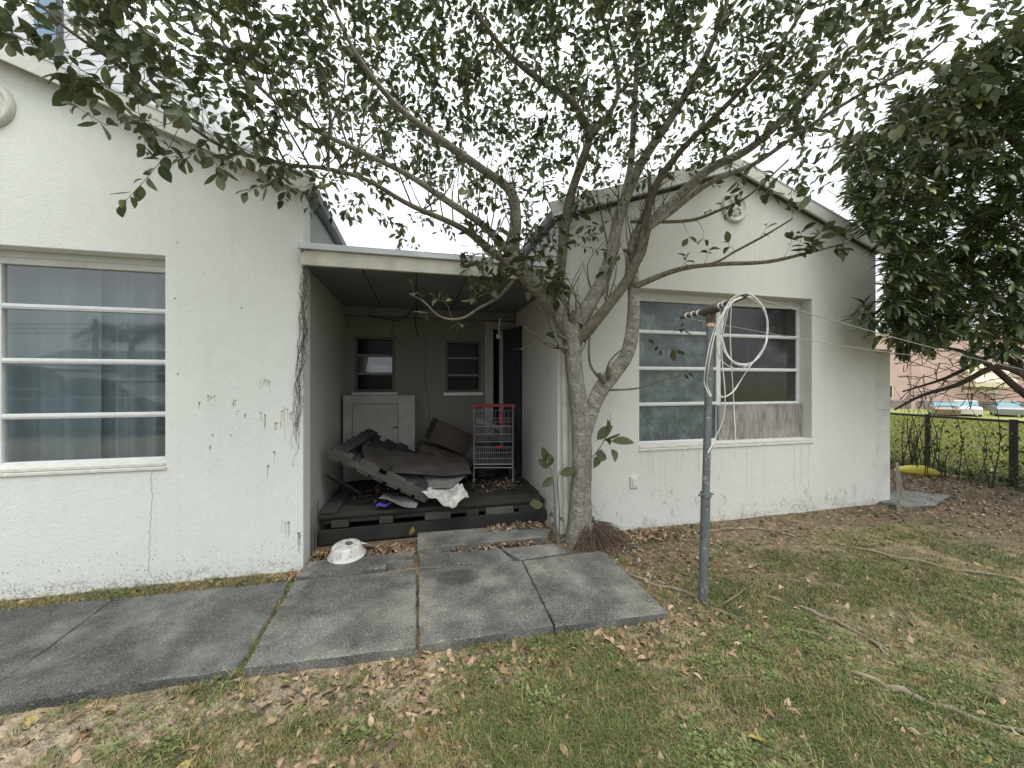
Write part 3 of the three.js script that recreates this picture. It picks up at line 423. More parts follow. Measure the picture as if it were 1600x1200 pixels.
// ------------------------------------------------------------------ deck of old pallets and what lies on it
const DECK = 0.3;
{
  const t = thing('wooden_deck', 'blackened wooden deck of rotten pallet boards filling the porch floor', 'deck', [0, 0, 0]), r = rng(21), x0 = XPL + 0.015, x1 = XPR - 0.015;
  let z = -3.93; for (let i = 0; z > -5.3; i++) { const w = 0.1 + r() * 0.045, e = i < 2 ? r() * 0.05 : 0; const b = mesh('board', box(x1 - x0 - e, 0.032, w, 0, 0, 0, 0.006), M.deck[Math.floor(r() * 3)], t); b.position.set((x0 + x1) / 2 - e / 2, DECK - 0.018 + (r() - 0.5) * 0.01, z - w / 2); b.rotation.set((r() - 0.5) * 0.02, (r() - 0.5) * 0.008, (r() - 0.5) * 0.008); z -= w + 0.008 + r() * 0.012; }
  const f = mesh('front_beam', box(x1 - x0 + 0.0, 0.135, 0.05, 0, 0, 0, 0.012), M.deck[1], t); f.position.set((x0 + x1) / 2, 0.095, -3.945); f.rotation.z = 0.012;
  const k = mesh('front_rail', box(x1 - x0 - 0.05, 0.07, 0.04, 0, 0, 0, 0.01), M.deck[0], t); k.position.set((x0 + x1) / 2, DECK - 0.07, -3.99); 
  [[-0.72, 0.16, 2], [-0.3, 0.13, 2], [0.2, 0.26, 3], [0.55, 0.13, 0], [0.84, 0.3, 3], [1.15, 0.2, 1]].forEach(([x, w, m]) => { const b = mesh('block', box(w, 0.075, 0.09, 0, 0, 0, 0.01), M.deck[m], t); b.position.set(x, 0.2, -3.985); b.rotation.y = (r() - 0.5) * 0.2; });
  for (const zz of [-4.6, -5.2]) mesh('joist', span(x0, x1, 0.0, DECK - 0.04, zz, zz - 0.06), M.deck[1], t);
  const e = mesh('edge_board', box(0.15, 0.03, 0.95, 0, 0, 0, 0.006), M.pallet[0], t); e.position.set(-0.8, DECK + 0.017, -4.42); e.rotation.y = -0.05;
}
{ // pallet tipped against the left wall
  const t = thing('pallet', 'grey wooden pallet tipped up against the left wall of the porch', 'pallet'), A = V(-0.86, 0.84, -3.98), B = V(0.08, 0.36, -3.86), C = V(-0.86, 0.97, -5.2);
  const X = B.clone().sub(A), L = X.length(); X.normalize(); const Z = C.clone().sub(A), W = Z.length(); Z.normalize(); const Y = Z.clone().cross(X).normalize(); Z.copy(X).cross(Y);
  t.matrixAutoUpdate = true; t.position.copy(A); t.quaternion.setFromRotationMatrix(new THREE.Matrix4().makeBasis(X, Y, Z)); const r = rng(8);
  for (const zz of [0.03, 0.55, 1.08]) { const s = Math.min(1, W / 1.2); mesh('stringer', [box(L, 0.05, 0.045, L / 2, -0.045, zz * s), ...[0.08, 0.34, 0.6, 0.86].map((q) => box(0.2, 0.05, 0.05, q * L + 0.05, -0.095, zz * s))], M.pallet[zz < 0.1 ? 2 : 1], t); }
  for (let i = 0; i < 7; i++) { const b = mesh('slat', box(0.115, 0.02, W, 0, 0, 0, 0.004), M.pallet[i % 2 ? 0 : 2], t); b.position.set(0.075 + i * (L - 0.15) / 6, -0.008 + r() * 0.004, W / 2); b.rotation.y = (r() - 0.5) * 0.03; }
  for (let i = 0; i < 3; i++) mesh('under_slat', box(0.11, 0.02, W, 0.12 + i * (L - 0.24) / 2, -0.132, W / 2), M.pallet[1], t);
}
const coon = (a, b, c, d, f) => (u, v) => a.clone().multiplyScalar((1 - u) * (1 - v)).addScaledVector(b, u * (1 - v)).addScaledVector(c, (1 - u) * v).addScaledVector(d, u * v).add(f(u, v));
{ // curved dark sheet on top of the pallet
  const nl = at(580, 736, 3.82), nr = at(738, 746, 3.98), fl = at(566, 702, 4.2), fr = at(700, 712, 4.55);
  tag(mesh('curved_panel', sheet((u, v) => { const p = coon(nl, nr, fl, fr, () => V(0, 0, 0))(u, v); p.y += 0.05 * Math.sin(Math.PI * v) * (0.4 + u * 0.6) + 0.05 * (1 - sstep(0, 0.16, u)) * v - 0.035 * sstep(0.75, 1, u) * (v - 0.5); p.z += 0.1 * sstep(0.7, 1, u) * (1 - v) * -1 + 0.05 * (u - 0.5) ** 2; p.x += -0.03 * Math.sin(v * 3.14) * (1 - u) + 0.06 * Math.sin(v * 3.14) * u; return p; }, 40, 14, 0.012), std({ map: speckMap([0.042, 0.036, 0.032], 0.5, 7, 3), roughness: 0.6 })), 'dark curved sheet of board lying on top of the tipped pallet', 'panel');
  const sl = [at(592, 747, 3.9), at(725, 760, 3.75), at(610, 722, 4.25), at(735, 735, 4.2)];
  tag(mesh('grey_panel', sheet((u, v) => coon(sl[0], at(655, 768, 3.75).lerp(sl[1], 0.4 + 0.0 * u), sl[2], sl[3], (a, b) => V(0.1 * a * (1 - b) * 1.2, -0.05 * Math.sin(a * 3.1) * (1 - b) + 0.015 * Math.sin(a * 9 + b * 4), 0))(u, v), 24, 10, 0.008), std({ map: speckMap([0.15, 0.15, 0.143], 0.5, 8, 12) })), 'sagging grey sheet under the dark curved board', 'panel');
  const c = [at(656, 768, 3.78), at(706, 795, 3.62), at(716, 753, 3.95), at(733, 772, 3.8)];
  tag(mesh('torn_cloth', sheet((u, v) => coon(c[0], c[1], c[2], c[3], (a, b) => V(0.01 * Math.sin(b * 12), 0.02 * Math.sin(a * 6 + b * 5) * b + 0.012 * Math.sin(a * 15 + b * 8), 0.02 * Math.sin(a * 9)))(u, v), 24, 16, 0.006), std({ map: speckMap([0.38, 0.38, 0.35], 0.6, 9, 20) })), 'dirty white torn sheet hanging off the low end of the tipped pallet', 'cloth');
  const d = [at(592, 781, 3.75), at(650, 797, 3.68), at(606, 772, 4.0), at(655, 786, 3.85)];
  tag(mesh('board_scrap', sheet((u, v) => coon(d[0], d[1], d[2], d[3], (a, b) => V(0, 0.012 * Math.sin(a * 7 + b * 3) + 0.012, 0))(u, v), 18, 8, 0.008), std({ map: speckMap([0.17, 0.17, 0.17], 0.4, 8, 30) })), 'grey scrap of board on the deck under the tipped pallet', 'board');
  const e = [at(587, 795, 3.72), at(612, 790, 3.74), at(588, 790, 3.78), at(614, 786, 3.8)];
  tag(mesh('plastic_strip', sheet((u, v) => coon(...e, (a) => V(0, 0.012 * Math.sin(a * 8) + 0.012, 0))(u, v), 10, 3, 0.003), std({ color: lin(0.09, 0.08, 0.4), roughness: 0.5 })), 'crumpled violet plastic strip on the dark deck', 'plastic strip');
}
// broken planks under and beside the pallet
[[at(512, 742, 3.75), at(560, 770, 4.1), 'charred broken plank sticking out under the high end of the tipped pallet'], [at(560, 786, 3.9), at(620, 770, 4.3), 'dark plank lying crosswise on the deck below the tipped pallet'], [at(668, 700, 4.55), at(722, 736, 4.2), 'dark split plank between the curved sheet and the brown boxes'], [at(545, 690, 4.7), at(600, 738, 4.3), 'narrow dark batten lying along the tipped pallet']].forEach(([a, b, l], i) => { for (const p of [a, b]) p.y = Math.max(p.y, DECK + 0.02); tag(mesh('broken_plank', bar(a, b, 0.09 - i * 0.012, 0.018), M.pallet[i % 2]), l, 'plank'); });
// two broken brown wooden boxes behind the pallet
function drawer(name, label, p, w, h, d, rot, m) {
  const t = thing(name, label, 'box', [p.x, p.y, p.z]), th = 0.018; t.rotation.order = 'YXZ'; t.rotation.set(...rot);
  mesh('front', box(w, h, th, 0, 0, d / 2), m, t); mesh('back', box(w, h, th, 0, 0, -d / 2), m, t); for (const s of [-1, 1]) mesh('side', box(th, h, d - th - 0.002, s * (w / 2 - th / 2), 0, 0), m, t); mesh('base', box(w - 2 * th - 0.002, th, d - th - 0.002, 0, h / 2 - th, 0), m, t); return t;
}
drawer('wooden_box', 'larger brown wooden box tilted on top of another', at(708, 684, 4.9), 0.62, 0.27, 0.3, [0.02, -YAW + 0.4, -0.45], M.brownWood);
drawer('wooden_box', 'darker brown wooden box tilted underneath the larger one', at(692, 718, 4.7), 0.66, 0.24, 0.3, [0.02, -YAW + 0.3, -0.36], M.brownWood2);
{ // dark bundle behind the cart
  const p = at(752, 665, 4.95), g = new THREE.SphereGeometry(1, 36, 24), q = g.attributes.position; for (let i = 0; i < q.count; i++) { const v = V(q.getX(i), q.getY(i), q.getZ(i)), k = 1 + 0.5 * (fbm(v.x * 3 + 9, v.y * 3 + v.z * 4 + 9, 256, 3) - 0.5); q.setXYZ(i, p.x + v.x * 0.3 * k, 0.56 + v.y * 0.27 * k, p.z + v.z * 0.16 * k); } g.computeVertexNormals();
  tag(mesh('rubbish_bag', g, std({ map: speckMap([0.035, 0.03, 0.025], 0.5, 9, 40), roughness: 0.6 })), 'dark lumpy bundle behind the shopping cart', 'rubbish bag');
  tag(mesh('card_piece', sheet((u, v) => coon(at(742, 662, 4.8), at(786, 672, 4.7), at(744, 655, 4.9), at(780, 664, 4.8), (a) => V(0, 0.01 * Math.sin(a * 5), 0))(u, v), 8, 4, 0.006), std({ color: lin(0.3, 0.29, 0.26) })), 'pale piece of card lying on the dark bundle', 'card');
}
{ // shopping cart, seen end on
  const c = at(771, 768, 4.45), t = thing('shopping_cart', 'two-tier wire shopping cart with a red handle parked on the deck', 'shopping cart', [c.x, DECK, c.z], -YAW + 0.03), w = 0.225, H = 0.98, D = 0.55;
  const P = (pts, r = 0.011, n = 14) => softTube(pts.map((q) => V(...q)), r, r, n, 8);
  mesh('frame', [...[-1, 1].flatMap((s) => [P([[s * w, 0.1, 0.02], [s * w, 0.5, 0], [s * w, H - 0.02, 0.03]]), P([[s * w, 0.3, 0.01], [s * w * 1.02, 0.24, -0.1], [s * w * 1.05, 0.17, -D + 0.05], [s * w * 1.05, 0.14, -D]]), P([[s * w, 0.12, 0.01], [s * w * 1.15, 0.16, -0.2], [s * w * 1.1, 0.15, -D]]), P([[s * w, H - 0.2, 0.01], [s * w, H - 0.24, -D]], 0.007), P([[s * w, 0.5, 0.01], [s * w, 0.5, -D]], 0.007)]), P([[-w, 0.3, 0.01], [w, 0.3, 0.01]]), P([[-w, 0.26, 0.01], [w, 0.26, 0.01]], 0.008), P([[-w, H - 0.24, -D], [w, H - 0.24, -D]], 0.008)], M.chrome, t);
  const h = mesh('handle', [P([[-w - 0.02, H, 0.04], [w + 0.02, H, 0.04]], 0.019, 4), box(0.045, 0.05, 0.05, -w, H - 0.01, 0.035, 0.01), box(0.045, 0.05, 0.05, w, H - 0.01, 0.035, 0.01)], M.red, t);
  const grid = (x0, x1, y0, y1, z0, z1, nx, ny, r = 0.0028) => { const o = []; for (let i = 0; i <= nx; i++) { const k = i / nx; o.push(rod(V(lerp(x0, x1, k), y0, lerp(z0, z1, 0)), V(lerp(x0, x1, k), y1, z1), r, 5)); } for (let j = 0; j <= ny; j++) { const y = lerp(y0, y1, j / ny), z = lerp(z0, z1, j / ny); o.push(rod(V(x0, y, z), V(x1, y, z), r * 1.3, 5)); } return o; };
  const side = (x, y0, y1, z0, z1, n, m, r = 0.0028) => { const o = []; for (let i = 0; i <= n; i++) { const z = lerp(z0, z1, i / n); o.push(rod(V(x, y0, z), V(x, y1, z), r, 5)); } for (let j = 0; j <= m; j++) { const y = lerp(y0, y1, j / m); o.push(rod(V(x, y, z0), V(x, y, z1), r, 5)); } return o; };
  const floor_ = (y, z0, z1) => { const o = []; for (let i = 0; i <= 14; i++) { const x = lerp(-w, w, i / 14); o.push(rod(V(x, y, z0), V(x, y, z1), 0.0028, 5)); } for (let i = 0; i <= 4; i++) { const z = lerp(z0, z1, i / 4); o.push(rod(V(-w, y, z), V(w, y, z), 0.004, 5)); } return o; };
  mesh('upper_basket', [...grid(-w, w, 0.56, 0.92, 0.0, 0.0, 9, 4), ...grid(-w * 0.9, w * 0.9, 0.56, 0.74, 0.02, 0.03, 18, 2), ...floor_(0.56, 0, -D), ...side(-w, 0.56, 0.75, 0, -D, 12, 2), ...side(w, 0.56, 0.75, 0, -D, 12, 2), ...grid(-w, w, 0.56, 0.72, -D, -D, 14, 2)], M.chrome, t);
  mesh('lower_basket', [...grid(-w * 0.92, w * 0.92, 0.3, 0.5, 0.012, 0.012, 18, 3), ...floor_(0.3, 0, -D), ...side(-w, 0.3, 0.48, 0, -D, 12, 2), ...side(w, 0.3, 0.48, 0, -D, 12, 2), ...grid(-w, w, 0.3, 0.48, -D, -D, 14, 2)], M.chrome, t);
  mesh('seat_flap', [box(0.05, 0.17, 0.012, 0.09, 0.83, -0.03, 0.004), box(0.16, 0.02, 0.012, 0.09, 0.74, -0.03, 0.004)], M.red, t);
  mesh('label_strip', box(0.1, 0.03, 0.01, 0.06, 0.5, 0.02, 0.003), M.red, t);
  for (const [x, z] of [[-w, 0.03], [w, 0.03], [-w * 0.9, -D], [w * 0.9, -D]]) { const k = mesh('caster', [box(0.03, 0.09, 0.05, x, 0.095, z, 0.005)], M.chrome, t); const wh = mesh('wheel', new THREE.CylinderGeometry(0.055, 0.055, 0.026, 20).rotateZ(Math.PI / 2), M.rubber, k); wh.position.set(x, 0.056, z + 0.01); }
}
{ // upturned enamel basin and paper at the edge of the slab
  const p = onY(538, 879, SLAB + 0.02), prof = [[0.0, 0.118], [0.05, 0.119], [0.1, 0.115], [0.112, 0.106], [0.116, 0.095], [0.13, 0.05], [0.138, 0.036], [0.141, 0.022], [0.152, 0.012], [0.154, 0.003], [0.147, 0.002], [0.134, 0.02], [0.122, 0.05], [0.106, 0.1], [0.05, 0.11], [0.0, 0.11]].map((q) => new THREE.Vector2(...q));
  const b = tag(mesh('basin', new THREE.LatheGeometry(prof, 48), std({ map: paint(512, 256, (u, v) => { const n = turned(u * 9, v * 4 + 9, 5), s = sstep(0.55, 0.75, turned(u * 30 + 3, v * 9, 5)), k = 0.5 + 0.3 * (n - 0.5) - 0.2 * s; return [k, k * 0.99, k * 0.95]; }), roughness: 0.45 })), 'dirty white round basin lying upside down on the slab edge', 'basin'); b.position.set(p.x, SLAB + 0.02, p.z - 0.13); b.rotation.set(0.04, 0.4, 0.05); b.scale.y = 0.88;
  const st = mesh('mud_stain', sheet((u, v) => { const a = u * 6.283, r = v * (0.036 + 0.006 * Math.sin(a * 2) + 0.004 * Math.sin(a * 5 + 1)); return V(0.02 + r * Math.cos(a) * 0.9, 0.1205 - 0.0 * v, r * Math.sin(a)); }, 24, 3, 0.003), std({ color: lin(0.09, 0.08, 0.07) }), b); st.rotation.y = -0.4;
  tag(mesh('paper', sheet((u, v) => coon(at(560, 852, 3.45), at(584, 852, 3.4), at(562, 848, 3.6), at(586, 852, 3.55), (a, c) => V(0, 0.012 * Math.sin(a * 4 + c), 0))(u, v), 8, 4, 0.002), std({ color: lin(0.75, 0.75, 0.73) })), 'folded white paper beside the upturned basin', 'paper');
}
{ // dead creeper on the wall corner
  const r = rng(66), o = []; for (let i = 0; i < 12; i++) { const pts = [], y0 = lerp(405, 480, r()), y1 = lerp(560, 745, r() ** 0.6); let x = 476 + (r() - 0.5) * 8, ph = r() * 6; for (let y = y0; y < y1; y += 9 + r() * 8) { const drift = lerp(478, 463, sstep(420, 740, y)); x = drift + Math.sin(y * 0.05 + ph) * 4 + (r() - 0.5) * 9; const p = onL(x, y); p.z = ZL + 0.012 + r() * 0.03; pts.push(p); } if (pts.length > 3) o.push(softTube(pts, 0.0024 + r() * 0.0016, 0.0014, pts.length * 4, 5)); }
  o.push(softTube([onZ(484, 391, ZL + 0.09), onZ(474, 388, ZL + 0.1), onZ(472, 400, ZL + 0.07), onZ(478, 420, ZL + 0.04), onZ(474, 450, ZL + 0.03)], 0.006, 0.004, 24, 6));
  tag(mesh('dead_creeper', o, M.vine), 'bundle of dead wiry creeper stems hanging down the left wall corner', 'creeper');
}
// ------------------------------------------------------------------ clothes pole, coil of wire, lines
const barY = 2.05, barA = V(1.955, barY - 0.005, -2.54), barB = V(1.905, barY + 0.02, -1.9), top = V(1.985, barY, -2.27);
{
  const base = V(1.953, 0, -2.31), t = thing('clothes_pole', 'grey steel clothes pole with a short rusty cross pipe on top', 'clothes pole', [base.x, 0, base.z]); const L = (p) => p.clone().sub(base), k = (h) => L(base.clone().lerp(top, h / barY));
  mesh('sleeve', tube([k(-0.15), k(0.4), k(0.76)], 0.031, 18), M.pole, t); mesh('post', tube([k(0.76), k(1.3), k(1.94)], 0.0255, 18), M.pole, t);
  mesh('collar', [tube([k(0.745), k(0.775)], 0.038, 18), rod(k(0.76).add(V(-0.055, 0, 0)), k(0.76).add(V(0.065, 0, 0)), 0.008, 8)], M.pole, t);
  mesh('brass_joint', tube([k(1.935), k(1.975)], 0.029, 18), M.brass, t); mesh('tee_fitting', [tube([k(1.96), k(2.05)], 0.03, 14), tube([L(top.clone().lerp(barA, 0.2)), L(top.clone().lerp(barB, 0.2))], 0.033, 14)], M.rust, t);
  mesh('cross_pipe', tube(smooth([L(barA), L(top), L(barB)], 8), 0.0175, 14), M.rust, t);
  for (const q of [0.35, 0.55, 0.75]) mesh('wire_wrap', [0, 1, 2].map((i) => new THREE.TorusGeometry(0.0205, 0.003, 6, 18).translate(...L(top.clone().lerp(barA, q + i * 0.018)).toArray())), M.wire, t);
  for (const q of [0.3, 0.42]) mesh('wire_wrap', [0, 1, 2].map((i) => new THREE.TorusGeometry(0.0205, 0.003, 6, 18).translate(...L(top.clone().lerp(barB, q + i * 0.018)).toArray())), M.wire, t);
}
{
  const r = rng(12), o = [], d = 2.3, loop = (cx, cy, rx, ry, a0, a1, tilt = 0, n = 18) => { const pts = []; for (let i = 0; i <= n; i++) { const a = lerp(a0, a1, i / n), x = rx * Math.cos(a), y = ry * Math.sin(a); pts.push(at(cx + x * Math.cos(tilt) - y * Math.sin(tilt) + (r() - 0.5) * 2, cy + x * Math.sin(tilt) + y * Math.cos(tilt) + (r() - 0.5) * 2, d + (r() - 0.5) * 0.05)); } return softTube(pts, 0.0028, 0.0028, n * 4, 6); };
  for (let i = 0; i < 5; i++) o.push(loop(1163 + (r() - 0.5) * 5, 517 + (r() - 0.5) * 5, 35 + r() * 4, 52 + r() * 4, 0, 6.283, 0.08 + (r() - 0.5) * 0.1));
  const sw = (pts) => o.push(softTube(pts.map(([x, y]) => at(x, y, d + (r() - 0.5) * 0.06)), 0.0028, 0.0028, 60, 6));
  sw([[1165, 463], [1140, 476], [1118, 510], [1103, 570], [1101, 600], [1110, 620]]); sw([[1160, 464], [1135, 480], [1118, 520], [1107, 575], [1105, 603], [1112, 619]]);
  sw([[1150, 466], [1130, 490], [1120, 525], [1125, 560], [1145, 575], [1165, 574], [1185, 558], [1198, 530]]); sw([[1196, 540], [1180, 562], [1160, 590], [1146, 612], [1130, 620], [1120, 612]]); sw([[1192, 548], [1172, 572], [1155, 598], [1140, 616], [1126, 622]]);
  sw([[1143, 470], [1141, 520], [1143, 570], [1146, 620], [1149, 680], [1150, 715]]); sw([[1140, 472], [1128, 540], [1133, 620], [1130, 655], [1115, 690], [1106, 708]]);
  tag(mesh('wire_coil', o, M.wire), 'loose coil of pale wire hanging from the cross pipe of the clothes pole', 'wire coil');
}

// ------------------------------------------------------------------ roots in the lawn
const rootPx = [[[985, 902], [1035, 918], [1075, 930], [1110, 950], [1165, 975]], [[1200, 934], [1250, 950], [1300, 970], [1355, 998], [1400, 1036]], [[1092, 833], [1150, 828], [1200, 829], [1280, 852]], [[1305, 851], [1400, 871], [1500, 892], [1640, 915]], [[1320, 1046], [1390, 1077], [1480, 1112], [1620, 1158]]];
const rootLab = ['pale surface root running past the foot of the clothes pole', 'short pale surface root in the middle of the lawn', 'pale surface root close to the right front wall', 'long thin pale root crossing the lawn towards the fence', 'thick pale surface root in the near right corner of the lawn'];
rootPx.forEach((pp, i) => { const pts = smooth(pp.map(([x, y]) => { const p = onY(x, y, 0); p.y = groundY(p.x, p.z) + 0.006; return p; }), 26), r = i === 4 ? 0.017 : 0.014, R = rng(i + 40); pts.forEach((p, k) => { p.y = groundY(p.x, p.z) + 0.009 + 0.006 * Math.sin(k * 0.9 + i); p.x += (R() - 0.5) * 0.012; p.z += (R() - 0.5) * 0.012; });
  tag(mesh('surface_root', tube(pts, pts.map((_, k) => r * (1 - 0.75 * Math.abs(k / 26 - 0.4)) * (0.8 + R() * 0.35)), 8), M.root), rootLab[i], 'root', 'roots on the lawn'); });

// ------------------------------------------------------------------ trees
function leafGeo(L, W, { fold = 0.25, curl = 0.2, n = 7, tip = 1.0, stalk = 0.12 } = {}) {       // base at the origin, along +z, upper side +y
  const P = [], UV = [], I = [];
  for (let i = 0; i <= n; i++) { const t = i / n, w = W / 2 * Math.sin(Math.PI * Math.min(1, t ** tip * 0.985 + 0.012)) ** 0.85, y = -curl * L * t * t, z = L * (stalk + t * (1 - stalk)); P.push(-w, y + w * fold, z, 0, y, z, w, y + w * fold, z); UV.push(0, t, 0.5, t, 1, t); }
  for (let i = 0; i < n; i++) for (let k = 0; k < 2; k++) { const a = i * 3 + k; I.push(a, a + 3, a + 1, a + 1, a + 3, a + 4); }
  if (stalk) { const b = P.length / 3; P.push(-0.0012, 0, 0, 0.0012, 0, 0); UV.push(0.45, 0, 0.55, 0); I.push(b, 1, b + 1); }
  const g = new THREE.BufferGeometry(); g.setAttribute('position', new THREE.Float32BufferAttribute(P, 3)); g.setAttribute('uv', new THREE.Float32BufferAttribute(UV, 2)); g.setIndex(I); g.computeVertexNormals(); return g;
}
const leafTex = paint(64, 128, (u, v) => { const m = Math.abs(u - 0.5), rib = sstep(0.05, 0.015, m), ve = sstep(0.86, 0.98, Math.sin((v * 9 + m * 7) * 6.28)) * 0.5, n = fbm(u * 6, v * 10, 256, 3), k = 0.72 + 0.28 * (n - 0.5) + 0.25 * rib + 0.12 * ve; return [k, k, k * 0.95]; });
const leafMat = (o = {}) => new THREE.MeshPhysicalMaterial({ side: THREE.DoubleSide, map: leafTex, roughness: 0.5, transmission: 0.3, thickness: 0, ior: 1.4, ...o });
function frame(pos, dir, up, scale) { const z = dir.clone().normalize(), x = up.clone().cross(z); if (x.lengthSq() < 1e-4) x.set(1, 0, 0); x.normalize(); const y = z.clone().cross(x); return new THREE.Matrix4().makeBasis(x.multiplyScalar(scale), y.multiplyScalar(scale), z.multiplyScalar(scale)).setPosition(pos); }
const jit = (r, s) => V((r() - 0.5) * s, (r() - 0.5) * s, (r() - 0.5) * s);
// joins the twig ends to the limbs, nearest first, through short curved branches
function grow(limbs, ends, r, { bias = 0.22, step = 0.12, minR = 0.0016 } = {}) {
  const nodes = []; // {p, dir, len, r}
  for (const l of limbs) { let len = l.len0 ?? 0; l.pts.forEach((p, i) => { if (i) len += p.distanceTo(l.pts[i - 1]); if (i >= (l.from ?? 0)) nodes.push({ p, len, r: l.radii[i], dir: (l.pts[i + 1] ?? p).clone().sub(i ? l.pts[i - 1] : p).normalize() }); }); }
  const geo = [], root = limbs[0].pts[0];
  const order = ends.map((e) => ({ e, d: Math.min(...limbs.flatMap((l) => l.pts.filter((_, i) => i >= (l.from ?? 0) && i % 2 === 0).map((p) => p.distanceTo(e.p)))) })).sort((a, b) => a.d - b.d);
  for (const { e } of order) {
    let best = null, bc = 1e9; for (const n of nodes) { const d = n.p.distanceTo(e.p); if (d > bc) continue; const ahead = e.p.clone().sub(n.p).dot(n.dir) / (d + 1e-6), c = d * (1.25 - 0.3 * ahead) + bias * n.len * 0.5; if (c < bc) { bc = c; best = n; } }
    const d = best.p.distanceTo(e.p), mid = best.p.clone().addScaledVector(best.dir, d * 0.35).lerp(best.p.clone().add(e.p).multiplyScalar(0.5), 0.55).add(jit(r, d * 0.16)), n = Math.max(2, Math.min(14, Math.round(d / step)));
    const c = new THREE.QuadraticBezierCurve3(best.p, mid, e.p).getPoints(n), rr = Math.min(best.r * 0.7, minR + 0.0042 * d + 0.0005), radii = c.map((_, i) => lerp(rr, minR, i / n));
    let len = best.len; c.forEach((p, i) => { if (i) { if (i < n) p.add(jit(r, 0.022)); len += p.distanceTo(c[i - 1]); nodes.push({ p, len, r: radii[i], dir: p.clone().sub(c[i - 1]).normalize() }); } });
    geo.push(tube(c, radii, rr > 0.006 ? 6 : 4, { caps: false })); e.dir ??= c[n].clone().sub(c[n - 1]).normalize();
  }
  return geo;
}
function inView(p, m = 0) { const [x, y, d] = pixelOf(p); return d > 0.2 && x > -m && x < 1600 + m && y > -m && y < 1200 + m; }
// the 300 leaves that show largest become parts of their own, the rest one mass
function foliage(tree, list, geos, mats, massName = 'crown', keep = 300) {
  for (const l of list) { const d = depthOf(l.p); l.show = inView(l.p) ? l.size / d : 0; }
  list.sort((a, b) => b.show - a.show);
  const single = list.slice(0, keep).filter((l) => l.show > 0), rest = list.slice(single.length);
  single.forEach((l) => { const m = new THREE.Mesh(geos[l.kind], mats[l.tone]); m.name = 'leaf'; m.castShadow = m.receiveShadow = true; l.m.decompose(m.position, m.quaternion, m.scale); tree.add(m); });
  if (!rest.length) return;
  geos.forEach((g, k) => mats.forEach((mt, t) => { const sel = rest.filter((l) => l.kind === k && l.tone === t); if (!sel.length) return; const im = new THREE.InstancedMesh(g, mt, sel.length); sel.forEach((l, i) => { im.setMatrixAt(i, l.m); im.setColorAt(i, l.c); }); im.name = massName; im.userData.kind = 'stuff'; im.castShadow = im.receiveShadow = true; tree.add(im); }));
}
const G1 = [leafGeo(0.088, 0.043, { fold: 0.22, curl: 0.15 }), leafGeo(0.07, 0.037, { fold: 0.5, curl: 0.36 }), leafGeo(0.1, 0.043, { fold: 0.1, curl: -0.1 }), leafGeo(0.058, 0.026, { fold: 0.7, curl: 0.2 })];
const L1 = [lin(0.125, 0.16, 0.075), lin(0.15, 0.185, 0.085), lin(0.095, 0.125, 0.065), lin(0.2, 0.2, 0.075)].map((c) => leafMat({ color: c, roughness: 0.5, transmission: 0.5, specularIntensity: 0.5 }));
const limbOf = (pp, n = 24, wob = 0.1) => { const C = new THREE.CatmullRomCurve3(pp.map(([x, y, d]) => at(x, y, d)), false, 'centripetal'), pts = [], radii = []; const m = pp.length - 1; for (let i = 0; i <= n; i++) { const t = i / n, k = Math.min(m - 1, Math.floor(t * m)), f = t * m - k; pts.push(C.getPoint(t)); radii.push(lerp(pp[k][3] * pp[k][2], pp[k + 1][3] * pp[k + 1][2], f) * 0.84 / 2 / FOCAL); } return { pts, radii }; };
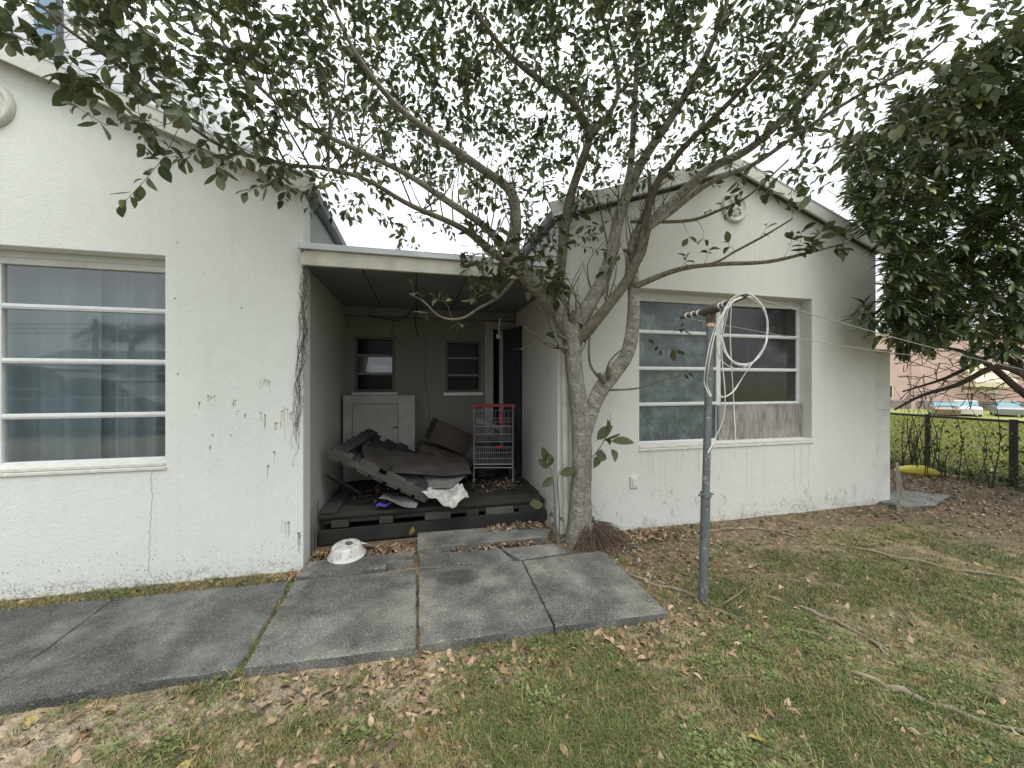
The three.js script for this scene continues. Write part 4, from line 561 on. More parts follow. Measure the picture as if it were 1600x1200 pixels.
{
  const r = rng(101), tree = thing('courtyard_tree', 'forked grey-barked tree with broad oval leaves growing at the corner of the porch', 'tree');
  const D = 3.66;
  const trunk = limbOf([[906, 862, D, 66], [906, 835, D, 52], [907, 780, D, 38], [909, 720, D, 36], [908, 660, D, 36], [901, 605, D, 31], [895, 555, D, 30], [891, 515, D, 34]], 40);
  const second = limbOf([[910, 715, D, 16], [919, 665, D, 22], [934, 617, D, 29], [958, 584, D, 28], [979, 555, D - 0.02, 26], [988, 515, D - 0.02, 23], [990, 456, D - 0.02, 21], [988, 400, D - 0.02, 21], [998, 362, D - 0.02, 20], [1022, 345, D - 0.05, 20], [1070, 298, D - 0.1, 18], [1112, 262, D - 0.2, 16], [1165, 236, 3.25, 14], [1230, 180, 2.85, 11], [1290, 118, 2.6, 8], [1400, 20, 2.35, 5]], 70);
  const limbsPx = [
    [[893, 520, D, 34], [878, 498, D, 33], [852, 462, D - 0.03, 32], [822, 430, D - 0.1, 34], [800, 400, D - 0.15, 30], [806, 345, D - 0.2, 21], [798, 300, D - 0.25, 18], [750, 262, D - 0.35, 15], [690, 220, D - 0.6, 15], [620, 165, D - 0.95, 11], [560, 90, D - 1.2, 8], [520, 10, D - 1.3, 5]],
    [[815, 428, D - 0.1, 24], [775, 398, D - 0.2, 17], [724, 358, 3.3, 11], [640, 320, 3.05, 9], [570, 280, 2.85, 8], [500, 262, 2.65, 7], [455, 258, 2.55, 6.5], [350, 230, 2.3, 6], [298, 198, 2.15, 5.5], [238, 154, 2.0, 7.5], [189, 105, 1.9, 6.5], [105, 45, 1.75, 5], [60, 5, 1.7, 4]],
    [[812, 415, D - 0.1, 18], [762, 358, 3.35, 14], [700, 315, 3.2, 12], [640, 275, 3.05, 10], [560, 235, 2.8, 9], [470, 190, 2.5, 7], [390, 120, 2.3, 6], [330, 40, 2.2, 4]],
    [[880, 490, D, 22], [874, 450, D + 0.05, 20], [878, 395, D + 0.08, 19], [888, 320, D + 0.1, 17], [908, 255, D + 0.05, 15], [920, 215, D, 14], [895, 160, D - 0.1, 13], [850, 130, D - 0.2, 11], [790, 80, D - 0.4, 9], [740, 15, D - 0.6, 6]],
    [[903, 505, D, 30], [918, 480, D - 0.02, 28], [938, 445, D - 0.04, 25], [955, 398, D - 0.05, 23], [969, 333, D - 0.05, 21], [1004, 252, D - 0.1, 18], [1046, 189, D - 0.25, 15], [1080, 132, D - 0.4, 13], [1112, 67, D - 0.6, 10], [1132, 15, D - 0.7, 8], [1150, -60, D - 0.8, 5]],
    [[905, 528, D, 26], [925, 508, D - 0.04, 21], [950, 478, D - 0.08, 19], [978, 440, D - 0.1, 18], [1000, 395, D - 0.12, 18], [1008, 360, D - 0.1, 17], [1020, 300, D - 0.15, 15], [1060, 240, D - 0.35, 12], [1130, 170, D - 0.65, 10], [1200, 95, D - 0.95, 7], [1260, 10, D - 1.1, 4]],
    [[970, 330, D - 0.03, 14], [985, 260, D + 0.05, 12], [990, 190, D + 0.08, 11], [994, 120, D + 0.05, 10], [998, 40, D, 8], [1002, -60, D - 0.1, 5]],
    [[925, 215, D, 10], [965, 150, D + 0.1, 9], [960, 90, D + 0.15, 8], [940, 20, D + 0.1, 6], [935, -60, D, 4]],
    [[1008, 360, D - 0.1, 12], [1050, 330, D - 0.15, 10], [1110, 285, 3.3, 9], [1180, 255, 3.1, 8], [1260, 200, 2.8, 7], [1340, 150, 2.5, 6], [1430, 100, 2.3, 5], [1480, 60, 2.2, 3]],
    [[990, 448, D - 0.05, 12], [1060, 421, 3.5, 9], [1120, 413, 3.45, 8], [1200, 409, 3.4, 7], [1270, 393, 3.35, 5], [1318, 381, 3.3, 3]],
    [[985, 346, D - 0.05, 7], [1080, 344, 3.5, 6], [1125, 328, 3.45, 5], [1165, 309, 3.4, 4], [1232, 250, 3.3, 3]],
    [[1060, 421, 3.5, 5], [1120, 409, 3.45, 4.5], [1150, 392, 3.45, 4.5], [1195, 368, 3.42, 4], [1238, 342, 3.4, 3]],
    [[805, 435, D - 0.1, 8], [778, 465, 3.35, 6], [748, 482, 3.2, 5], [720, 498, 3.05, 4.5], [690, 496, 2.98, 4], [660, 470, 2.92, 3.5], [640, 459, 2.9, 3]],
    [[940, 610, D - 0.02, 5], [1000, 606, 3.6, 3], [1040, 592, 3.55, 2.5], [1064, 588, 3.52, 2]],
    [[884, 547, D - 0.05, 5], [868, 540, 3.55, 3], [845, 534, 3.5, 2.5], [812, 546, 3.45, 2]], [[884, 545, D - 0.05, 4], [860, 542, 3.55, 3], [838, 525, 3.5, 2.5], [818, 510, 3.48, 2]],
    [[944, 598, D - 0.03, 7], [924, 574, D - 0.05, 5], [920, 545, D - 0.05, 4.5], [922, 520, D - 0.05, 4]], [[948, 594, D - 0.03, 5], [952, 566, D - 0.1, 3.5], [975, 543, D - 0.12, 3]],
  ];
  const limbs = limbsPx.map((p) => limbOf(p, p.length * 5));
  mesh('trunk', [tube(trunk.pts, trunk.radii, 22, { wob: 0.07, seed: 2 }), new THREE.SphereGeometry(1, 18, 14).scale(0.088, 0.1, 0.085).translate(...at(893, 512, D).toArray())], M.bark, tree);
  mesh('limb', tube(second.pts, second.radii, 18, { wob: 0.07, seed: 5 }), M.bark, tree);
  limbs.forEach((l, i) => mesh(i < 9 ? 'limb' : 'branch', tube(l.pts, l.radii, i < 9 ? 14 : 8, { wob: 0.08, seed: i + 9 }), i < 9 ? (i % 2 ? M.barkDark : M.bark) : M.barkDark, tree));
  // broken stubs and knots at the fork
  [[885, 530, 872, 524, 7], [886, 545, 872, 541, 8], [892, 500, 897, 486, 9], [944, 597, 936, 584, 8], [952, 590, 950, 576, 8], [986, 398, 975, 390, 6], [840, 470, 842, 486, 5]].forEach(([a, b, c, d, w]) => mesh('stub', tube([at(a, b, D - 0.08), at(c, d, D - 0.12)], [w / 2 * D / FOCAL, w / 2.6 * D / FOCAL], 8), M.barkDark, tree));
  // roots and hanging fibres at the foot
  { const o = []; for (let i = 0; i < 5; i++) { const a = lerp(-0.3, 3.4, i / 4), c = V(1.545, 0, -3.385), L = 0.13 + r() * 0.15; o.push(softTube([c.clone().add(V(Math.cos(a) * 0.1, 0.2 + r() * 0.06, Math.sin(a) * 0.1)), c.clone().add(V(Math.cos(a) * 0.16, 0.09, Math.sin(a) * 0.15)), c.clone().add(V(Math.cos(a) * (0.14 + L), -0.01, Math.sin(a) * (0.13 + L * 0.7)))], 0.017, 0.007, 10, 7)); } mesh('root', o, M.bark, tree);
    const f = []; for (let i = 0; i < 420; i++) { const a = lerp(-0.5, 2.6, r() ** 1.4), c = V(1.58, 0.02, -3.34), k = 0.12 + r() * 0.22, h = 0.05 + r() * 0.17; f.push(softTube([c.clone().add(V(Math.cos(a) * 0.06, h, Math.sin(a) * 0.05)), c.clone().add(V(Math.cos(a) * k * 0.8 + (r() - 0.5) * 0.05, h * 0.7, Math.sin(a) * k * 0.6)), c.clone().add(V(Math.cos(a) * k * 1.25 + (r() - 0.5) * 0.06, 0.005, Math.sin(a) * k + (r() - 0.5) * 0.05))], 0.003, 0.0015, 6, 4)); } const m = mesh('root_fibre', f, M.rootFibre, tree); m.userData.kind = 'stuff'; }
  // bare dry twigs about the fork
  { const o = []; const starts = [trunk, second, ...limbs.slice(0, 6)]; for (let i = 0; i < 190; i++) { const l = starts[Math.floor(r() * starts.length)], k = Math.floor(lerp(l === trunk ? 32 : l === second ? 28 : 6, l === trunk ? 40 : l === second ? 44 : Math.min(34, l.pts.length - 1), r())), p = l.pts[Math.min(k, l.pts.length - 1)], L = 0.15 + r() ** 1.5 * 0.75, d = V((r() - 0.5) * 0.8, 0.85 + (r() - 0.35) * 0.9, (r() - 0.4) * 0.7).normalize(), e = p.clone().addScaledVector(d, L).add(jit(r, 0.1)), m = p.clone().addScaledVector(d, L * 0.5).add(jit(r, L * 0.42)); const c = smooth([p, m, e], 8); o.push(softTube([p, m, e], 0.004 + 0.005 * L, 0.0022, 8, 5)); if (r() < 0.6) { const b = c[4], q = b.clone().add(d.clone().add(jit(r, 1.5)).multiplyScalar(L * 0.35)); o.push(softTube([b, b.clone().lerp(q, 0.5).add(jit(r, 0.03)), q], 0.0022, 0.001, 5, 4)); } } const t = mesh('dry_twig', o, M.twig, tree); t.userData.kind = 'stuff'; }
  // crown: where twigs end (rows of 50 px cells of the photograph), each at its own depth
  const rows = [[-250, '33445566666666666665544321'], [-200, '44555666777777777776655432'], [-150, '44556667777777777776655432111'], [-100, '344555667777777777777776544322211'], [-50, '24455566777777888889988777765432210'],
    [0, '24556667777777888889988777863323211'], [50, '13345778777778888999886787655432100'], [100, '0013677777777787888875677655542000'], [150, '00015777776777777787656665454310000'], [200, '00000256764468866776544455422100000'], [250, '00000001455446755554431211111000000'], [300, '00000000001332234431100000000000000'], [350, '00000000000011134410000000000000000']];
  const dr = (x) => x < 300 ? [1.65, 2.3] : x < 500 ? [lerp(1.7, 2.1, (x - 300) / 200), lerp(2.35, 3.1, (x - 300) / 200)] : x < 1050 ? [lerp(2.5, 2.9, Math.min(1, (x - 500) / 200)), 4.5] : x < 1250 ? [2.6, lerp(4.3, 3.7, (x - 1050) / 200)] : [2.1, 3.2];
  const ends = [];
  for (const [y, s] of rows) for (let c = 0; c < s.length; c++) { const [a, b] = dr(c * 50 + 25), dens = +s[c]; const mean = (a + b) / 2, q = dens * (3.2 / mean) ** 0 * (mean / 3.4) ** 1.6 * 1.42; let n = Math.floor(q) + (r() < q % 1 ? 1 : 0); while (n--) { const d = lerp(a, b, r()), p = at(c * 50 + r() * 50, y + r() * 50, d); if (p.y > 6.9 || (p.z < ZL + 0.1 && p.x < XPL && p.y < 4)) continue; ends.push({ p, n: 8 + Math.floor(r() * 5) }); } }
  for (const [x, y, d, n] of [[1300, 385, 3.3, 13], [1318, 378, 3.3, 8], [1265, 390, 3.32, 13], [1245, 396, 3.35, 11], [1230, 392, 3.35, 8], [1275, 375, 3.3, 7], [1250, 380, 3.3, 6], [1238, 338, 3.4, 2], [1190, 366, 3.4, 3], [1145, 388, 3.45, 3], [1105, 400, 3.45, 4], [1068, 412, 3.45, 5], [1075, 365, 3.45, 2], [1100, 362, 3.45, 3], [1130, 320, 3.4, 2], [1112, 330, 3.4, 2], ...Array.from({ length: 52 }, () => [lerp(735, 872, r()), lerp(362, 455, r()), lerp(3.0, 3.5, r()), 6]), [785, 445, 3.3, 7], [770, 462, 3.2, 8], [800, 430, 3.3, 7], [745, 470, 3.15, 4], [735, 440, 3.1, 5], [700, 478, 3.0, 4], [690, 470, 2.98, 5], [645, 460, 2.9, 3], [672, 488, 2.95, 2], [715, 505, 3.02, 2], [1062, 585, 3.52, 3], [1046, 540, 3.5, 4], [1060, 515, 3.45, 5], [1030, 540, 3.5, 3], [1005, 530, 3.5, 2], [870, 415, 3.5, 4], [955, 410, 3.5, 4], [970, 398, 3.5, 3], [845, 392, 3.4, 5], [868, 385, 3.45, 5], [826, 538, 3.5, 2], [846, 530, 3.5, 2]]) ends.push({ p: at(x, y, d), n, few: true });
  // near leaves hanging on the left tip, in front of the gable
  for (const [x, y, d, n] of [[60, 40, 1.75, 7], [40, 45, 1.72, 5], [95, 92, 1.8, 5], [130, 118, 1.8, 4], [112, 98, 1.78, 4], [75, 85, 1.75, 3], [190, 170, 1.85, 5], [215, 190, 1.9, 5], [235, 205, 1.9, 6], [150, 120, 1.8, 5], [280, 240, 2.0, 4], [300, 235, 2.05, 4], [330, 240, 2.1, 3], [150, 50, 1.8, 7], [200, 80, 1.85, 8], [175, 130, 1.85, 7], [240, 120, 1.95, 8], [385, 262, 2.3, 2], [450, 285, 2.5, 2]]) ends.push({ p: at(x, y, d), n, few: true });
  const base = [{ ...trunk, from: 38 }, { ...second, from: 48, len0: 1 }, ...limbs.map((l, i) => ({ ...l, from: i < 7 ? 22 : 3, len0: 1 }))];
  const twigs = grow(base, ends, r); const tw = mesh('twig', twigs, M.twig, tree); tw.userData.kind = 'stuff';
  const list = [], more = [];
  for (const e of ends) {
    const dir = e.dir.clone().add(V(0, e.few ? 0 : 0.25, 0)).add(jit(r, 0.7)).normalize(), L = e.few ? 0.1 : 0.2 + r() * 0.1; const tip = e.p.clone().addScaledVector(dir, L); more.push(tube([e.p, e.p.clone().lerp(tip, 0.5).add(jit(r, 0.02)), tip], [0.0016, 0.0014, 0.001], 4, { caps: false }));
    for (let i = 0; i < e.n; i++) { const t = e.few ? r() : (i + 0.5) / e.n, a = i * 2.4 + r(), s1 = V(0, 1, 0).cross(dir).normalize(), s2 = dir.clone().cross(s1), out = s1.multiplyScalar(Math.cos(a)).addScaledVector(s2, Math.sin(a)), ld = out.multiplyScalar(0.9).addScaledVector(dir, 0.45 + t * 0.6).add(V(0, -0.35, 0)).add(jit(r, 0.5)).normalize();
      const p = e.p.clone().lerp(tip, t), sc = (0.58 + r() * 0.6) * (e.few ? 1.3 : 1), up = V(0, 1, 0).add(jit(r, 1.1)); const q = r(), tone = q < 0.42 ? 0 : q < 0.7 ? 1 : q < 0.95 ? 2 : 3; list.push({ p, m: frame(p, ld, up, sc), size: 0.085 * sc, kind: Math.floor(r() * 4), tone, c: lin(1, 1, 1).multiplyScalar(0.8 + r() * 0.4) }); }
  }
  const mt = mesh('twig_tip', more, M.twig, tree); mt.userData.kind = 'stuff';
  // large shoot leaves on the right flank of the trunk
  const shoot = [[930, 690, 951, 668], [936, 712, 930, 728], [942, 690, 962, 684], [950, 690, 985, 688], [955, 700, 965, 718], [940, 700, 938, 718], [948, 680, 952, 660], [945, 685, 955, 690]];
  mesh('shoot_stem', [softTube([at(926, 715, D - 0.06), at(940, 695, D - 0.12), at(953, 668, D - 0.16), at(953, 645, D - 0.16)], 0.005, 0.002, 12, 6)], M.twig, tree);
  shoot.forEach(([a, b, c, d], i) => { const p = at(a, b, D - 0.14), q = at(c, d, D - 0.2 - (i % 3) * 0.05), L = p.distanceTo(q); list.push({ p, m: frame(p, q.clone().sub(p), V(0.1, 0.75, 0.6), Math.max(1.4, L / 0.075)), size: 0.4, kind: i % 3, tone: i % 3, c: lin(1, 1, 1) }); });
  foliage(tree, list, G1, L1);
  console.log('tree leaves', list.length, 'ends', ends.length);
}
{ // dense dark tree by the fence
  const r = rng(202), tree = thing('evergreen_tree', 'dense dark evergreen tree with long narrow leaves leaning over the side fence', 'tree');
  const B = V(8.05, 0, -2.7), up = (x, y, d, w) => [x, y, d, w];
  const P = pixelOf(V(8.05, 0.9, -2.7));
  const bole = { pts: smooth([V(8.05, -0.1, -2.7), V(8.0, 0.7, -2.75), V(7.9, 1.45, -2.85), V(7.8, 2.4, -3.0), V(7.7, 3.6, -3.1), V(7.6, 4.6, -3.1)], 20) }; bole.radii = bole.pts.map((_, i) => lerp(0.17, 0.05, i / 20));
  const L = (pts) => { const c = smooth(pts, 16); return { pts: c, radii: c.map((_, i) => lerp(0.06, 0.012, i / 16)) }; }, J = V(7.92, 1.3, -2.82);
  const limbs = [L([J, at(1640, 640, 4.8), at(1596, 612, 4.9), at(1545, 570, 4.95), at(1500, 548, 5.0), at(1450, 540, 5.1)]), L([J, at(1660, 625, 4.6), at(1610, 590, 4.5), at(1560, 572, 4.6), at(1500, 600, 4.9), at(1440, 618, 5.2), at(1398, 640, 5.5)]), L([J, at(1620, 600, 5.2), at(1560, 555, 5.6), at(1480, 590, 5.9), at(1410, 612, 6.2)]), L([bole.pts[10], at(1600, 500, 4.6), at(1500, 430, 4.5), at(1420, 440, 4.5), at(1370, 490, 4.45)]), L([bole.pts[12], at(1600, 400, 5.0), at(1480, 320, 5.1), at(1380, 300, 5.2)]), L([bole.pts[14], at(1620, 260, 4.7), at(1520, 180, 4.7), at(1440, 150, 4.8)]), L([bole.pts[16], at(1720, 170, 4.8), at(1700, 100, 4.8)]), L([bole.pts[11], V(7.2, 2.6, -1.6), V(6.8, 3.0, -0.8)]), L([bole.pts[12], V(8.6, 3.0, -2.0), V(9.4, 3.6, -1.5)]), L([bole.pts[12], V(8.2, 3.0, -4.4), V(8.4, 3.5, -5.6)]), L([bole.pts[14], V(8.6, 3.6, -3.6), V(9.5, 4.2, -4.2)])];
  mesh('trunk', tube(bole.pts, bole.radii, 16, { wob: 0.08 }), M.barkMango, tree); limbs.forEach((l, i) => mesh('limb', tube(l.pts, l.radii, 10, { wob: 0.1, seed: i }), M.barkMango, tree));
  const ends = [];
  const left = (y) => y < 100 ? 1490 : y < 160 ? 1440 : y < 220 ? 1390 : y < 280 ? 1345 : y < 350 ? 1330 : y < 395 ? 1345 + (y - 350) : y < 470 ? 1392 : y < 550 ? 1388 + (y - 470) * 0.3 : 1500;
  let tries = 0; while (ends.length < 2300 && tries++ < 20000) { const y = lerp(20, 560, r()), l = left(y) + 105 * Math.max(0, turned(y * 0.016, 3.3, 3) - 0.42) - (y < 330 ? 12 : 0), x = l + (1990 - l) * r() ** 1.6, d = lerp(4.1, 6.0, r()), p = at(x, y, d); if (y < 128 + (1455 - x) * 0.6) continue; if (p.x < 5.75 && p.z < -3.2) { if (d > 4.55) continue; } if (y > 535 && r() < 0.6) continue; if (Math.hypot((p.x - 7.4) / 2.9, (p.z + 3.0) / 2.7, (p.y - 3.2) / 2.4) > 1.12) continue; ends.push({ p }); }
  for (let i = 0; i < 200; i++) { const a = r() * 6.28, e = 0.2 + r() * 1.2, p = V(7.9 + 2.3 * Math.cos(a) * Math.cos(e) * (0.7 + 0.3 * r()), 2.5 + 2.0 * Math.sin(e), -2.9 + 2.3 * Math.sin(a) * Math.cos(e)); if (inView(p, 60)) continue; ends.push({ p }); }
  for (const [x, y, d] of [[1345, 500, 4.35], [1358, 490, 4.38], [1372, 505, 4.35], [1390, 515, 4.4], [1365, 515, 4.33], [1352, 482, 4.4], [1380, 525, 4.4], [1385, 500, 4.42], [1360, 500, 4.38], [1395, 530, 4.45], [1225, 282, 6.5], [1235, 272, 6.5], [1252, 285, 6.5], [1290, 272, 6.3], [1275, 262, 6.3]]) ends.push({ p: at(x, y, d) });
  // bare tangle below the crown
  const bare = []; for (let i = 0; i < 300; i++) bare.push({ p: at(lerp(1395, 1680, r()), lerp(540, 640, r() ** 1.3), lerp(4.6, 6.0, r())) }); for (let i = 0; i < 8; i++) bare.push({ p: at(lerp(1270, 1345, r()), lerp(295, 370, r()), lerp(5.2, 6.2, r())) });
  const base = [{ ...bole, from: 8 }, ...limbs.map((l) => ({ ...l, from: 4, len0: 1 }))];
  const tw = mesh('twig', [...grow(base, ends, r, { minR: 0.003 }), ...grow(base, bare, r, { minR: 0.005 })], std({ color: lin(0.04, 0.033, 0.027) }), tree); tw.userData.kind = 'stuff';
  const G2 = [leafGeo(0.17, 0.042, { fold: 0.3, curl: 0.25, tip: 0.95, stalk: 0.08 }), leafGeo(0.15, 0.042, { fold: 0.15, curl: 0.4, tip: 0.95, stalk: 0.08 })];
  const L2 = [lin(0.08, 0.13, 0.055), lin(0.115, 0.17, 0.062), lin(0.155, 0.195, 0.07), lin(0.3, 0.33, 0.09)].map((c) => leafMat({ color: c, roughness: 0.33, transmission: 0.4 })), list = [];
  for (const e of ends) { const n = 9 + Math.floor(r() * 5), dir = (e.dir ?? V(0, 1, 0)).clone().multiplyScalar(0.6).add(V(0, 0.5, 0)).add(jit(r, 0.6)).normalize(), young = r() < 0.13;
    for (let i = 0; i < n; i++) { const a = i * 2.4, s1 = V(0.3, 1, 0).cross(dir).normalize(), s2 = dir.clone().cross(s1), ld = s1.multiplyScalar(Math.cos(a)).addScaledVector(s2, Math.sin(a)).multiplyScalar(0.95).addScaledVector(dir, 0.25 + 0.7 * r()).add(V(0, -0.2, 0)).normalize(), p = e.p.clone().addScaledVector(dir, r() * 0.06), sc = 0.75 + r() * 0.45; const q = r(); list.push({ p, m: frame(p, ld, V(0, 1, 0).add(jit(r, 0.6)), sc), size: 0.16 * sc, kind: i % 2, tone: young ? (q < 0.6 ? 3 : 2) : q < 0.5 ? 0 : q < 0.85 ? 1 : 2, c: lin(1, 1, 1).multiplyScalar(0.75 + r() * 0.5) }); } }
  foliage(tree, list, G2, L2); console.log('evergreen leaves', list.length);
}
{ // sapling by the downpipe
  const t = thing('sapling', 'young sapling with a few big glossy leaves beside the downpipe', 'sapling'), D = 3.62, sp = (pp, a, b) => softTube(pp.map(([x, y]) => at(x, y, D)), a, b, 14, 6);
  mesh('stem', [sp([[872, 862], [868, 820], [866, 770], [862, 738], [856, 722]], 0.009, 0.0035), sp([[873, 850], [874, 800], [872, 765], [872, 745], [880, 725]], 0.007, 0.003), sp([[874, 845], [866, 810], [858, 790]], 0.006, 0.003), tube([at(872, 872, D), at(873, 835, D)], [0.035, 0.016], 8)], M.barkDark, t);
  [[854, 724, 850, 704], [858, 730, 862, 715], [860, 730, 848, 725], [872, 742, 893, 735], [866, 745, 853, 757], [852, 789, 836, 788], [862, 800, 866, 795], [872, 808, 880, 812], [866, 802, 858, 806]].forEach(([a, b, c, d], i) => { const p = at(a, b, D), q = at(c, d, D - 0.07), m = new THREE.Mesh(G1[i % 3], L1[i % 2]); m.name = 'leaf'; frame(p, q.clone().sub(p), V(0.2, 0.5, 0.9), i < 6 ? 2.1 : 1.1).decompose(m.position, m.quaternion, m.scale); t.add(m); });
}

// ------------------------------------------------------------------ side fence, its weeds, the lot beyond
const FX = 8.5;
{
  const t = thing('chain_link_fence', 'old chain-link fence on the right with dark posts and top rail', 'fence', [FX, 0, 0]), H = 0.97;
  const pm = std({ color: lin(0.05, 0.05, 0.042), roughness: 0.8 }), wm = std({ color: lin(0.09, 0.095, 0.085), roughness: 0.7, metalness: 0.3 });
  for (const z of [0.6, -1.2, -3.0, -3.72, -4.7, -6.8, -9, -11.4]) mesh('post', tube([V(0, -0.1, z), V(0, H + 0.03, z)], z === -3.72 ? 0.045 : 0.032, 12), pm, t);
  mesh('top_rail', [rod(V(0, H, 1), V(0, H, -11.6), 0.02, 8)], pm, t);
  const o = []; for (let i = -20; i < 180; i++) { const z = 1 - i * 0.075; for (const s of [-1, 1]) { const a = V(s * 0.002, 0.02, z), b = V(s * 0.002, H - 0.01, z + s * (H - 0.03)); o.push(rod(a, b, 0.0019, 3)); } } const w = mesh('wire_mesh', o, wm, t); w.userData.kind = 'stuff';
}
{ // scrubby stems on the fence
  const r = rng(303), t = thing('scrub_bush', 'thin scrubby bush of bare upright stems growing through the fence behind the yellow bag', 'bush'), o = [];
  for (let i = 0; i < 46; i++) { const z = -4.65 + (r() - 0.5) * (i < 20 ? 0.4 : 2.2), x = FX - 0.15 - r() * 0.3, h = 0.6 + r() * 0.9, p = V(x, 0, z); o.push(softTube([p, V(x + (r() - 0.5) * 0.15, h * 0.5, z + (r() - 0.5) * 0.2), V(x + (r() - 0.5) * 0.35, h, z + (r() - 0.5) * 0.5)], 0.006 + r() * 0.006, 0.002, 8, 5)); } mesh('stem', o, std({ color: lin(0.05, 0.048, 0.025) }), t);
  const g = leafGeo(0.06, 0.025), m = leafMat({ color: lin(0.12, 0.16, 0.035), transmission: 0.4 }), n = 4200, im = new THREE.InstancedMesh(g, m, n); for (let i = 0; i < n; i++) { const p = V(FX + (r() - 0.5) * 0.25, 0.02 + 0.85 * r() ** 2, lerp(-9, -2.2, r())); im.setMatrixAt(i, frame(p, V(r() - 0.5, r() - 0.3, r() - 0.5), V(0, 1, 0).add(jit(r, 1)), 0.6 + r())); im.setColorAt(i, lin(1, 1, 1).multiplyScalar(0.6 + r() * 0.8)); } im.name = 'foliage'; im.userData.kind = 'stuff'; t.add(im);
}
{ // yellow bag and rubbish under the fence
  const p = onY(1437, 742, 0.0), g = new THREE.SphereGeometry(1, 40, 24), q = g.attributes.position; for (let i = 0; i < q.count; i++) { const v = V(q.getX(i), q.getY(i), q.getZ(i)), k = 1 + 0.35 * (fbm(v.x * 2 + 4, v.y * 3 + v.z * 3 + 4, 256, 3) - 0.5), ta = v.x > 0.3 ? 1 - (v.x - 0.3) * 0.75 : 1; q.setXYZ(i, v.x * 0.31 * k, Math.max(-0.02, v.y * 0.1 * k * ta + 0.06 * ta), v.z * 0.13 * k * ta); } g.computeVertexNormals();
  const b = tag(mesh('yellow_bag', g, std({ color: lin(0.5, 0.42, 0.05), roughness: 0.55 })), 'lumpy yellow plastic bag lying on the ground at the fence', 'bag'); b.position.set(p.x, 0, p.z); b.rotation.y = -0.5;
  const r = rng(17), sc = [[1497, 735, 0.16, 'crumpled white wrapper among the litter left of the thick fence post'], [1546, 738, 0.2, 'long white scrap of paper close to the thick fence post'], [1588, 729, 0.2, 'flat white scrap at the right edge under the fence'], [1406, 733, 0.09, 'small white scrap between the house corner and the yellow bag'], [1525, 741, 0.1, 'small pale scrap half way along the litter']];
  for (const [x, y, s, l] of sc) { const c = onY(x, y, 0.02); const m = tag(mesh('paper_scrap', sheet((u, v) => V((u - 0.5) * s, 0.03 + 0.03 * Math.sin(u * 7 + v * 4) + 0.02 * Math.sin(v * 9), (v - 0.5) * s * 0.7), 10, 8, 0.002), std({ color: lin(0.6, 0.6, 0.58) })), l, 'paper scrap', 'scraps under the fence'); m.position.set(c.x, 0, c.z); m.rotation.y = r() * 6; }
  // laths leaning at the house corner
  for (const [a, b, l] of [[[1404, 800], [1402, 722], 'pale lath standing upright against the house corner'], [[1412, 784], [1404, 735], 'thin pale lath leaning outwards beside the house corner']]) { const p = onY(a[0], a[1], 0.0), q = at(b[0], b[1], depthOf(p) + 0.1); tag(mesh('lath', bar(p, q, 0.03, 0.012), M.lath), l, 'lath'); }
}
{ // clothes lines from the cross pipe to the evergreen
  const e = V(7.92, 1.55, -2.85); [[barA, 'slack grey clothes line from the far end of the cross pipe'], [barB, 'grey clothes line from the near end of the cross pipe']].forEach(([a, l], i) => { const b = i ? e : at(1560, 568, 4.7), c = a.clone().lerp(b, 0.5); c.y -= 0.05; tag(mesh('clothes_line', softTube([a, a.clone().lerp(b, 0.25).add(V(0, -0.035, 0)), c, a.clone().lerp(b, 0.75).add(V(0, -0.035, 0)), b], 0.003, 0.003, 30, 6), std({ color: lin(0.28, 0.28, 0.27) })), l, 'clothes line'); });
}
{ // far side: pink building, cream awning, parked cars
  const d = 40, c = at(1520, 597, d), t = thing('pink_building', 'long pink building far beyond the fence with a cream awning', 'building', [c.x, -1.35, c.z], -YAW - 0.35), pink = std({ map: sized(speckMap([0.5, 0.36, 0.33], 0.12, 6, 6), 3) }), cream = std({ color: lin(0.62, 0.55, 0.4) });
  mesh('wall', [span(-22, 22, -0.2, 8, 0, -8)], pink, t); mesh('parapet', span(-22.1, 22.1, 8, 8.4, 0.1, -8.1), cream, t); mesh('awning', new THREE.ExtrudeGeometry(new THREE.Shape([[0, 2.4], [1.8, 0.5], [1.8, 0], [0, 0.1]].map((a) => new THREE.Vector2(...a))), { depth: 3.0, bevelEnabled: false }).rotateY(-Math.PI / 2).translate(2.2, 2.4, 0.02), cream, t); mesh('sign_band', span(-0.6, 1.9, 1.75, 2.05, 0.04, 0.08), std({ color: lin(0.75, 0.75, 0.75) }), t);
  for (let i = 0; i < 9; i++) mesh('pilaster', span(-20 + i * 5, -19.6 + i * 5, -0.2, 8, 0.003, 0.12), pink, t); mesh('plinth', span(-22.05, 22.05, -0.2, 0.9, 0.004, 0.08), std({ color: lin(0.22, 0.18, 0.17) }), t);
  for (const x of [-12, -7.2, 7.3, 12.4]) { const w = sub('window', t); mesh('frame', span(x - 0.7, x + 0.7, 1.1, 2.6, 0.02, 0.05), cream, w); mesh('pane', span(x - 0.6, x + 0.6, 1.2, 2.5, 0.051, 0.06), std({ color: lin(0.04, 0.05, 0.06), roughness: 0.15 }), w); }
}
